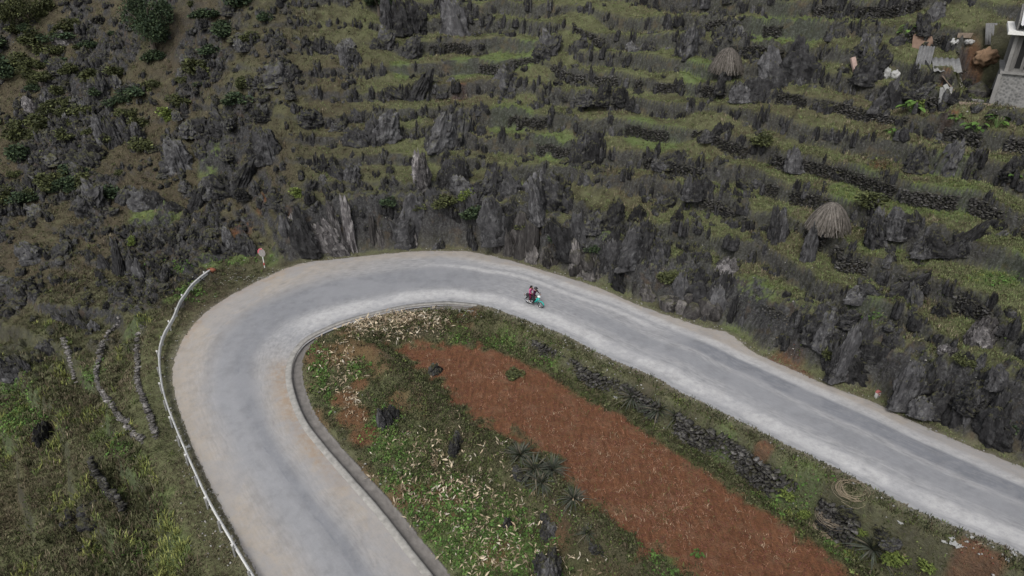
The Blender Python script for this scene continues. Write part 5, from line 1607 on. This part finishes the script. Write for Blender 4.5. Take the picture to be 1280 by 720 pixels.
# ------------------------------------------------------------------ scrap on the plot beside the house
M['brownboard'] = simple("reddish_brown_board", (.17, .115, .085), .85, .3, 3.0)
M['fibre'] = simple("grey_fibre_cement", (.15, .15, .15), .88, .35, 4.0)
M['fibre_pale'] = simple("pale_fibre_cement", (.19, .19, .186), .85, .3, 4.0)
M['plank'] = simple("weathered_planks", (.19, .15, .115), .9, .4, 6.0)
M['bag'] = simple("white_plastic_bag", (.33, .33, .32), .5, .15, 3.0)
M['pinkstone'] = simple("pinkish_slab", (.42, .31, .27), .85, .3, 5.0)
M['tan'] = simple("tan_tarp", (.20, .13, .08), .9, .35, 4.0)
def corrugated(u, v, wpx, hpx, lean, yaw, mat, label, name="corrugated_sheet"):
    p = hit(u, v); s = px_at(p); w, h = wpx / s, hpx / s
    V, F = [], []; n = 28
    for i in range(n + 1):
        x = (i / n - .5) * w; z = .06 * math.sin(i / n * 2 * PI * 5)
        for t in (0, .5, 1): V.append((x, z, t * h))
    for i in range(n):
        for k in (0, 1): F.append((i * 3 + k, i * 3 + 3 + k, i * 3 + 4 + k, i * 3 + 1 + k))
    o = MB().add(V, F).build(name, mat, None, smooth=True)
    md = o.modifiers.new("sheet", 'SOLIDIFY'); md.thickness = .012
    o.location = (p.x, p.y, p.z); o.rotation_euler = (-lean, 0, yaw)
    return tag(o, label, "roof sheet", "scrap roof sheets by the house")
corrugated(1180, 136, 17, 26, .25, .15, M['fibre_pale'], "pale corrugated sheet standing upright below the scrap")
corrugated(1152, 87, 17, 34, .75, -.5, M['fibre'], "dark grey corrugated sheet leaning under the brown panel")
corrugated(1240, 56, 20, 26, .35, .15, M['fibre'], "grey corrugated sheet leaning left of the house roof")
corrugated(1185, 90, 32, 36, 1.25, -.35, M['fibre_pale'], "flat lying corrugated sheet with pale ends in the middle of the plot")
def board(u, v, wpx, hpx, lean, yaw, mat, label, cat, name, roll=0, thick=.05):
    p = hit(u, v); s = px_at(p); w, h = wpx / s, hpx / s
    o = MB().box((0, 0, h / 2), (w, thick, h)).build(name, mat, None, bevel=.008)
    o.location = (p.x, p.y, p.z + .03); o.rotation_euler = (-lean, roll, yaw)
    return tag(o, label, cat)
board(1157, 62, 32, 27, .62, -.3, M['brownboard'], "reddish brown panel lying on the rocks left of the house", "panel", "brown_board")
board(1070, 92, 6, 20, .35, .2, M['pinkstone'], "narrow pinkish slab leaning on the grassy terrace", "slab", "stone_slab", roll=-.25, thick=.22)
board(1196, 118, 7, 30, .9, .7, M['plank'], "grey plank slanting beside the boulder on the plot", "plank", "wooden_plank", roll=.3)
board(1222, 133, 40, 8, 1.3, -.35, M['plank'], "weathered brown plank lying at the foot of the plinth", "plank", "wooden_plank")
board(1212, 128, 30, 8, 1.25, -.5, M['boards'], "grey board lying across the brown plank", "plank", "wooden_plank")
board(1168, 95, 6, 26, .9, .5, M['ink'], "black board leaning on the dark rocks beside the pale sheet", "board", "wooden_board", roll=.5)
board(1190, 124, 6, 20, .6, .25, M['galv_dark'], "pale grey board behind the upright pale sheet", "board", "wooden_board", roll=-.35)
board(1212, 48, 30, 6, .2, -.1, M['plank'], "long dark timber along the back of the plot", "timber", "wooden_timber")
def sack(u, v, wpx, hpx, mat, label, cat, name, seed):
    p = hit(u, v); s = px_at(p); w, h = wpx / s, hpx / s
    mb = MB(); mb.ell((0, 0, h * .4), (w * .5, w * .4, h * .55), 4, fn=lambda q: q * (1 + .55 * fbm(q[:, 0] * 1.8 + seed, q[:, 1] * 1.8, q[:, 2] * 1.8, 3))[:, None])
    o = mb.build(name, mat, None, smooth=True); o.location = p
    return tag(o, label, cat)
sack(1107, 97, 9, 13, M['bag'], "white sack on the rocks, left one of the two by the pink slab", "sack", "plastic_sack", 1)
sack(1118, 98, 11, 11, M['bag'], "white sack on the rocks, right one of the two by the pink slab", "sack", "plastic_sack", 2)
sack(1192, 56, 14, 8, M['bag'], "white crumpled bag on a rock behind the plot", "bag", "plastic_bag", 3)
sack(1211, 55, 11, 6, M['bag'], "smaller white bag near the long dark timber", "bag", "plastic_bag", 4)
sack(1230, 80, 26, 20, M['tan'], "tan crumpled tarp over a heap left of the house", "tarp", "tarp", 5)
sack(1066, 77, 4, 5, M['bag'], "small white rag on top of the pink slab", "rag", "rag", 6)
pb = hit(1222, 120); s_ = px_at(pb)
put_rock('block', (pb.x, pb.y, pb.z - .1), 26 / s_, 24 / s_, .4, "grey brown boulder in the middle of the scrap left of the plinth", "rocks round the house plot", M['rock_cut'])

# ------------------------------------------------------------------ dry vine coils, rubbish, branch
M['vine'] = simple("dry_vines", (.27, .22, .155), .9, .3, 5.0)
M['vine_grey'] = simple("grey_dry_vines", (.24, .20, .15), .9, .3, 5.0)
def coil(u, v, wpx, mat, label, seed):
    p = hit(u, v); s = px_at(p); R = wpx / s / 2; g = np.random.default_rng(seed)
    mb = MB()
    for k in range(26):
        r = R * g.uniform(.5, 1.0); cx_, cy_ = g.normal(0, .17 * R, 2); tx, ty = g.normal(0, .16, 2); a0 = g.uniform(0, 6.28); ar = g.uniform(2.2, 5.5)
        pts = []
        for q in np.linspace(a0, a0 + ar, 14):
            x, y = cx_ + r * math.cos(q), cy_ + r * math.sin(q) * g.uniform(.97, 1.03)
            pts.append((x, y, .04 + k * .007 + tx * x + ty * y + g.uniform(0, .02)))
        mb.tube(pts, g.uniform(.007, .014), 5)
    o = mb.build("vine_coil", mat); o.location = (p.x, p.y, p.z + .05)
    return tag(o, label, "vine coil", "coils of dry vine beside the road")
coil(1062, 617, 38, M['vine'], "ring of pale dry vines lying on the grassy verge", 1)
coil(1027, 664, 32, M['vine'], "ring of dry vines low on the bank by the red field", 2)
coil(1040, 648, 36, M['vine_grey'], "loose greyish vines between the two dry rings", 3)
def rubbish(pts, label, mat, name, cat, group, size=.35):
    for i, (u, v, sc, lab) in enumerate(pts):
        p = hit(u, v); g = np.random.default_rng(u + v)
        n = 7; xs = np.linspace(-1, 1, n); X, Y = np.meshgrid(xs, xs)
        Zq = .35 * fbm(X * 1.3 + u, Y * 1.3 + v, 0.0, 3) + .12
        m_ = np.stack([X * (1 + .25 * g.normal(size=X.shape)), Y * (.7 + .2 * g.normal(size=X.shape)), np.maximum(Zq, 0) + .02], -1).reshape(-1, 3) * size * sc
        q = [(a * n + b, a * n + b + 1, (a + 1) * n + b + 1, (a + 1) * n + b) for a in range(n - 1) for b in range(n - 1)]
        o = MB().add(m_, q).build(name, mat, None, smooth=False); o.location = (p.x, p.y, p.z + .03); o.rotation_euler = (0, 0, g.uniform(0, 6))
        o.modifiers.new("sheet", 'SOLIDIFY').thickness = .01
        tag(o, lab, cat, group)
rubbish([(1193,678,.85,"largest scrap of white plastic on the verge by the fallen branch"),(1180,676,.5,"small white plastic scrap left of the largest one"),(1203,683,.4,"white plastic scrap at the tip of the fallen branch"),(1126,654,.35,"white plastic scrap on the grass near the big spiky plant"),(1215,672,.3,"tiny white paper at the dusty road edge"),(1268,694,.35,"white scrap at the road edge in the lower right corner"),(1259,700,.35,"white scrap beside the one in the lower right corner"),
         (770,497,.5,"flat white stone like scrap under the rubble wall"),(235,559,.45,"pale flat scrap beside the guard rail"),(232,342,.25,"white scrap behind the start of the guard rail")], "", M['bag'], "litter_scrap", "litter", "scraps of white litter")
bp = hit(1200, 688)
mb = MB(); g = np.random.default_rng(4)
for k in range(6):
    a = -.6 + .12 * k; L = 2.4 * g.uniform(.5, 1)
    mb.tube([(0, 0, .06), (L * .5 * math.cos(a), L * .5 * math.sin(a), .22 + .05 * k), (L * math.cos(a - .15), L * math.sin(a - .15), .05)], [.035, .022, .01], 6)
o = mb.build("fallen_branch", M['vine']); o.location = bp; tag(o, "pale dry branches lying on bare red earth by the lower right road edge", "branch")

# ------------------------------------------------------------------ motorbike
M['teal'] = simple("turquoise_plastic", (.02, .42, .36), .35, .08, 5.0, 0, .5)
M['whiteplastic'] = simple("white_plastic", (.72, .78, .76), .35, .08, 5.0, 0, .5)
M['blackplastic'] = simple("black_plastic", (.022, .022, .024), .5, .2, 5.0, 0, .4)
M['rubber'] = simple("tyre_rubber", (.02, .02, .02), .85)
M['chrome'] = simple("bright_metal", (.55, .55, .56), .3, .1, 5.0, .9, .5)
M['greymetal'] = simple("grey_metal", (.22, .22, .23), .45, .2, 5.0, .5, .5)
M['lens'] = simple("headlight_glass", (.6, .65, .66), .15, .05, 5.0, 0, .5)
M['redlens'] = simple("tail_light_red", (.4, .02, .02), .3)
MB_UV = (668, 382)
z = float(roadz(*at(MB_UV[0], MB_UV[1], 0.0)[:2])[0]) + .06
bpz = at(MB_UV[0], MB_UV[1], z)
for _ in range(3):
    z = float(roadz(bpz[0], bpz[1])[0]); a_, ja_ = nearest(np.array([bpz[0]]), np.array([bpz[1]]), EO); b_, jb_ = nearest(np.array([bpz[0]]), np.array([bpz[1]]), EI)
    tcr = float(a_[0] / (a_[0] + b_[0])); z += .07 * (1 - (2 * tcr - 1) ** 2); bpz = at(MB_UV[0], MB_UV[1], z)
tan2 = EO[ja_[0] - 6, :2] - EO[ja_[0] + 6, :2]; HEAD = math.atan2(tan2[1], tan2[0])
bike = empty("motorbike", (bpz[0], bpz[1], z), HEAD, "turquoise and white motorbike carrying two riders along the road", "motorbike")
def wheel(x, name="wheel"):
    w = empty(name, (x, 0, .29)); w.parent = bike
    MB().torus((0, 0, 0), .255, .042).build("tyre", M['rubber'], w, smooth=True)
    mb = MB(); mb.torus((0, 0, 0), .205, .018); mb.tube([(0, -.06, 0), (0, .06, 0)], .05, 14)
    for k in range(12):
        q = 2 * PI * k / 12; mb.tube([(0, .02 * (-1) ** k, 0), (.2 * math.cos(q), 0, .2 * math.sin(q))], .006, 5)
    mb.build("rim", M['chrome'], w, smooth=True)
wheel(.62); wheel(-.61)
def loft(sections, seg=16):
    V, F = [], []
    for (x, zc, hw, hh) in sections:
        for k in range(seg):
            q = 2 * PI * k / seg; c, s = math.cos(q), math.sin(q)
            V.append((x, hw * math.copysign(abs(c) ** .7, c), zc + hh * math.copysign(abs(s) ** .7, s)))
    for i in range(len(sections) - 1):
        for k in range(seg): F.append((i * seg + k, i * seg + (k + 1) % seg, (i + 1) * seg + (k + 1) % seg, (i + 1) * seg + k))
    F.append(tuple(range(seg))); F.append(tuple((len(sections) - 1) * seg + k for k in range(seg)))
    return MB().add(V, F)
loft([(.22, .52, .05, .10), (.05, .50, .08, .13), (-.2, .56, .11, .15), (-.5, .64, .12, .12), (-.82, .72, .08, .07), (-.95, .76, .03, .03)]).build("body", M['blackplastic'], bike, smooth=True)
loft([(.14, .77, .07, .02), (0, .765, .11, .045), (-.3, .785, .125, .05), (-.65, .815, .12, .045), (-.78, .83, .08, .02)]).build("seat", M['blackplastic'], bike, smooth=True)
loft([(-.05, .34, .11, .08), (-.2, .33, .14, .13), (-.36, .34, .11, .09)]).build("engine", M['greymetal'], bike, smooth=True)
# leg shield: two curved wings and the head tube cover
V, F = [], []
for i, (x, z_) in enumerate([(.37, .86), (.40, .74), (.36, .62), (.28, .50), (.20, .38)]):
    for k, yy in enumerate(np.linspace(-1, 1, 9)):
        w = [.10, .17, .21, .22, .17][i]
        V.append((x - .10 * yy * yy, yy * w, z_))
for i in range(4):
    for k in range(8): F.append((i * 9 + k, i * 9 + k + 1, (i + 1) * 9 + k + 1, (i + 1) * 9 + k))
ls = MB().add(V, F).build("leg_shield", M['teal'], bike, smooth=True); ls.modifiers.new("sheet", 'SOLIDIFY').thickness = .025
loft([(.50, .70, .05, .07), (.44, .74, .10, .12), (.36, .76, .10, .14)]).build("front_cowl", M['teal'], bike, smooth=True)
hc_ = loft([(.53, .94, .05, .05), (.48, .955, .11, .075), (.38, .97, .13, .07), (.30, .97, .09, .04)]).build("handlebar_cover", M['whiteplastic'], bike, smooth=True)
MB().ell((.525, 0, .945), (.03, .075, .05), 3).build("headlight", M['lens'], hc_, smooth=True)
hb_ = MB(); hb_.tube([(.30, -.34, 1.0), (.36, -.2, 1.0), (.40, 0, .97), (.36, .2, 1.0), (.30, .34, 1.0)], .014, 8)
hbo = hb_.build("handlebar", M['blackplastic'], bike, smooth=True)
for sy in (-1, 1):
    g_ = MB(); g_.tube([(.35, sy * .22, 1.01), (.37, sy * .28, 1.2)], .006, 6); g_.ell((.375, sy * .29, 1.22), (.012, .05, .035), 2); g_.build("mirror", M['blackplastic'], hbo, smooth=True)
fk = MB()
for sy in (-.065, .065): fk.tube([(.44, sy, .80), (.62, sy, .29)], .022, 8)
fk.build("fork", M['greymetal'], bike, smooth=True)
V, F = [], []
for i, q in enumerate(np.linspace(math.radians(5), math.radians(165), 14)):
    for k, yy in enumerate((-1, -.5, .5, 1)): V.append((.62 + .325 * math.cos(q) - .005, yy * .062, .29 + (.325 - (.03 if abs(yy) == 1 else 0)) * math.sin(q)))
for i in range(13):
    for k in range(3): F.append((i * 4 + k, i * 4 + k + 1, (i + 1) * 4 + k + 1, (i + 1) * 4 + k))
fd_ = MB().add(V, F).build("front_fender", M['teal'], bike, smooth=True); fd_.modifiers.new("sheet", 'SOLIDIFY').thickness = .012
V2 = [(v_[0] * -1 + .0 if False else -.61 - (v_[0] - .62) * .98, v_[1], v_[2] + .02) for v_ in V]
rf_ = MB().add(V2[12:], F[:30]).build("rear_fender", M['blackplastic'], bike, smooth=True); rf_.modifiers.new("sheet", 'SOLIDIFY').thickness = .012
ex = MB(); ex.tube([(-.1, -.12, .22), (-.4, -.15, .24), (-.55, -.155, .28), (-.92, -.16, .38)], [.025, .03, .05, .045], 10); ex.build("exhaust", M['chrome'], bike, smooth=True)
sa = MB()
for sy in (-.09, .09): sa.tube([(-.25, sy, .36), (-.61, sy, .29)], .022, 8); sa.tube([(-.61, sy, .30), (-.55, sy, .66)], .025, 8)
sa.build("swing_arm", M['greymetal'], bike, smooth=True)
rk = MB(); rk.tube([(-.70, -.13, .80), (-.95, -.12, .87), (-1.0, 0, .88), (-.95, .12, .87), (-.70, .13, .80)], .012, 8); rk.tube([(-.85, -.12, .85), (-.85, .12, .85)], .01, 6); rk.build("rear_rack", M['chrome'], bike, smooth=True)
MB().ell((-.97, 0, .74), (.03, .07, .04), 2).build("tail_light", M['redlens'], bike, smooth=True)
MB().box((-1.0, 0, .60), (.012, .19, .14), roty(.3)).build("number_plate", M['white'], bike)
fp = MB(); fp.tube([(-.02, -.28, .26), (-.02, .28, .26)], .018, 8); fp.tube([(-.42, -.27, .34), (-.42, .27, .34)], .016, 8); fp.build("foot_pegs", M['blackplastic'], bike, smooth=True)

# ------------------------------------------------------------------ the two riders: one continuous body each
def cloth(name, c): return simple(name, c, .9, .25, 9.0, 0, .1)
M['skin'] = simple("skin", (.32, .18, .12), .6, .08, 8.0)
M['plum'] = cloth("dark_plum_jacket", (.055, .014, .035)); M['trouser'] = cloth("dark_trousers", (.022, .022, .028)); M['pink'] = cloth("pink_jacket", (.50, .105, .24))
M['maroon'] = cloth("dark_red_skirt", (.09, .012, .035)); M['shoe'] = simple("shoe", (.03, .028, .026), .7); M['hairm'] = simple("black_hair", (.010, .009, .009), .6, .2, 20.0)
M['helmet'] = simple("black_helmet", (.012, .012, .014), .25, .1, 5.0, 0, .5)
M['paleshoe'] = simple("pale_sandal", (.45, .42, .38), .7)
def person(name_label, J, mats, zones, extra):
    e = empty("person", (bpz[0], bpz[1], z), HEAD, name_label, "person")
    me = bpy.data.meshes.new("body"); names = list(J)
    vs = [J[n][0] for n in names]
    ed = [(names.index(n), names.index(J[n][2])) for n in names if J[n][2]]
    me.from_pydata(vs, ed, [])
    o = bpy.data.objects.new("body", me); COL.objects.link(o); o.parent = e
    sk = o.modifiers.new("skin", 'SKIN'); sk.use_smooth_shade = True
    for i, n in enumerate(names):
        r = J[n][1]; r = r if isinstance(r, tuple) else (r, r)
        me.skin_vertices[0].data[i].radius = r
        me.skin_vertices[0].data[i].use_root = (n == 'pelvis')
    o.modifiers.new("sub", 'SUBSURF').levels = 1; o.modifiers["sub"].render_levels = 1
    bpy.context.view_layer.update()
    dg = bpy.context.evaluated_depsgraph_get()
    m2 = bpy.data.meshes.new_from_object(o.evaluated_get(dg)); m2.name = "body"
    o.modifiers.clear(); o.data = m2
    m2.materials.clear()
    for m_ in mats: m2.materials.append(m_)
    kn = [(n, np.array(J[n][0])) for n in names]
    for f in m2.polygons:
        c = np.array(f.center); best = min(kn, key=lambda q: ((q[1] - c) ** 2).sum())[0]
        f.material_index = zones(best, c); f.use_smooth = True
    extra(e, o)
    return e
def limbs(sx, lean, hipx, hipz, head, hand, foot, girth=1.0, shx=0.0):
    """joint table of a seated rider; x forward, z up, seat height hipz"""
    J = {}
    g = girth
    J['pelvis'] = ((hipx, 0, hipz), (.145 * g, .115 * g), None)
    J['waist'] = ((hipx + lean * .35, 0, hipz + .20), (.125 * g, .10 * g), 'pelvis')
    J['chest'] = ((hipx + lean * .75, 0, hipz + .40), (.150 * g, .11 * g), 'waist')
    J['collar'] = ((hipx + lean * .95, 0, hipz + .52), (.085, .075), 'chest')
    J['neck'] = ((hipx + lean * 1.08, 0, hipz + .60), (.052, .052), 'collar')
    J['jaw'] = ((head[0] + .015, head[1], head[2] - .06), (.075, .085), 'neck')
    J['skull'] = ((head[0] - .005, head[1], head[2] + .04), (.082, .098), 'jaw')
    J['crownpt'] = ((head[0] - .01, head[1], head[2] + .10), (.055, .065), 'skull')
    for s, sd in ((1, 'l'), (-1, 'r')):
        sh = (hipx + lean * .9, s * .19, hipz + .46)
        J['shoulder' + sd] = (sh, .062, 'collar')
        h = np.array([hand[0], s * hand[1], hand[2]])
        el = (np.array(sh) + h) / 2 + [-.05, s * .07, -.09]
        J['elbow' + sd] = (tuple(el), .043, 'shoulder' + sd)
        wr = h - (h - el) / np.linalg.norm(h - el) * .09
        J['wrist' + sd] = (tuple(wr), .029, 'elbow' + sd)
        J['palm' + sd] = (tuple(h), (.036, .020), 'wrist' + sd)
        hp = (hipx + .06, s * .10, hipz - .02)
        J['hip' + sd] = (hp, .095, 'pelvis')
        f = np.array([foot[0], s * foot[1], foot[2]])
        kn = (np.array(hp) + f) / 2 + [.20, s * .06, .13]
        J['knee' + sd] = (tuple(kn), .068, 'hip' + sd)
        J['calf' + sd] = (tuple(kn * .6 + f * .4 + [-.02, 0, 0]), .056, 'knee' + sd)
        J['ankle' + sd] = (tuple(f + [-.04, 0, .07]), .038, 'calf' + sd)
        J['toe' + sd] = (tuple(f + [.13, s * .015, .03]), (.040, .028), 'ankle' + sd)
    return J
def hands(e, J, curl, mat):
    for sd, s in (('l', 1), ('r', -1)):
        p = np.array(J['palm' + sd][0]); w = np.array(J['wrist' + sd][0]); d = (p - w) / np.linalg.norm(p - w)
        side = np.array([0, s, 0.]) - d * d[1] * s; side /= np.linalg.norm(side); dn = np.cross(d, side) * s; dn = dn if dn[2] < 0 else -dn
        mb = MB()
        for k, L in enumerate((.068, .078, .072, .056)):
            b = p + d * .02 + side * (k - 1.5) * .019
            mb.tube([tuple(b), tuple(b + d * L * .45 + dn * L * .1), tuple(b + d * L * .6 + dn * L * .55), tuple(b + d * L * .35 + dn * L * .85)], [.0095, .009, .0085, .007], 6)
        b = p - d * .02 - side * .035
        mb.tube([tuple(b), tuple(b + d * .03 - side * .015 + dn * .02), tuple(b + d * .05 + dn * .045)], [.011, .010, .008], 6)
        mb.build("hand_fingers", mat, e, smooth=True)
def face(e, head, mat):
    mb = MB(); x, y, zz = head
    mb.ell((x + .098, y, zz - .005), (.016, .012, .022), 2); mb.build("nose", mat, e, smooth=True)
    eb = MB()
    for s in (-1, 1): eb.ell((x + .082, y + s * .032, zz + .022), (.010, .014, .008), 2)
    eb.build("eyes", M['hairm'], e, smooth=True)
    mo = MB(); mo.ell((x + .090, y, zz - .052), (.008, .024, .006), 2); mo.build("mouth", M['maroon'], e, smooth=True)
    er = MB()
    for s in (-1, 1): er.ell((x - .005, y + s * .085, zz), (.016, .010, .028), 2)
    er.build("ears", mat, e, smooth=True)
headA = (.13, .0, 1.56)
JA = limbs(1, .22, -.12, .88, headA, (.34, .31, 1.035), (-.02, .21, .285))
def zoneA(n, c):
    if n.startswith(('jaw', 'skull', 'crown', 'neck', 'palm')): return 0
    if n.startswith(('pelvis', 'hip', 'knee', 'calf')): return 2
    if n.startswith(('ankle', 'toe')): return 3
    return 1
def extraA(e, o):
    face(e, headA, M['skin']); hands(e, JA, 1, M['skin'])
    hm = MB(); hm.ell((headA[0] - .012, headA[1], headA[2] + .055), (.142, .128, .135), 4, fn=lambda v: np.stack([v[:, 0], v[:, 1], np.maximum(v[:, 2], -.55 + .25 * v[:, 0])], 1)); h = hm.build("helmet", M['helmet'], e, smooth=True)
    vz = MB(); vz.ell((headA[0] + .115, headA[1], headA[2] + .06), (.06, .095, .012), 3); vz.build("visor", M['helmet'], h, smooth=True)
person("person in a dark plum jacket and black helmet steering the motorbike", JA, [M['skin'], M['plum'], M['trouser'], M['shoe']], zoneA, extraA)
headB = (-.30, -.0, 1.54)
JB = limbs(1, .14, -.48, .93, headB, (-.16, .17, 1.10), (-.40, .23, .36), .96)
def zoneB(n, c):
    if n.startswith(('jaw', 'skull', 'crown', 'neck', 'palm')): return 0
    if n.startswith(('pelvis', 'hip', 'knee')): return 2
    if n.startswith('calf'): return 2
    if n.startswith(('ankle', 'toe')): return 3
    return 1
def extraB(e, o):
    face(e, headB, M['skin']); hands(e, JB, 1, M['skin'])
    hm = MB(); hm.ell((headB[0] - .03, headB[1], headB[2] + .045), (.115, .105, .115), 4, fn=lambda v: np.where((v[:, :1] > .45) & (v[:, 2:] < .35), v * .80, v)); hr = hm.build("hair", M['hairm'], e, smooth=True)
    MB().tube([(headB[0] - .12, 0, headB[2] + .04), (headB[0] - .17, 0, headB[2] - .12), (headB[0] - .16, 0, headB[2] - .34)], [.05, .05, .02], 8).build("ponytail", M['hairm'], hr, smooth=True)
    bgm = MB(); bgm.ell((-.66, 0, 1.16), (.10, .15, .19), 3)
person("person in a pink jacket and dark red trousers riding pillion", JB, [M['skin'], M['pink'], M['maroon'], M['paleshoe']], zoneB, extraB)
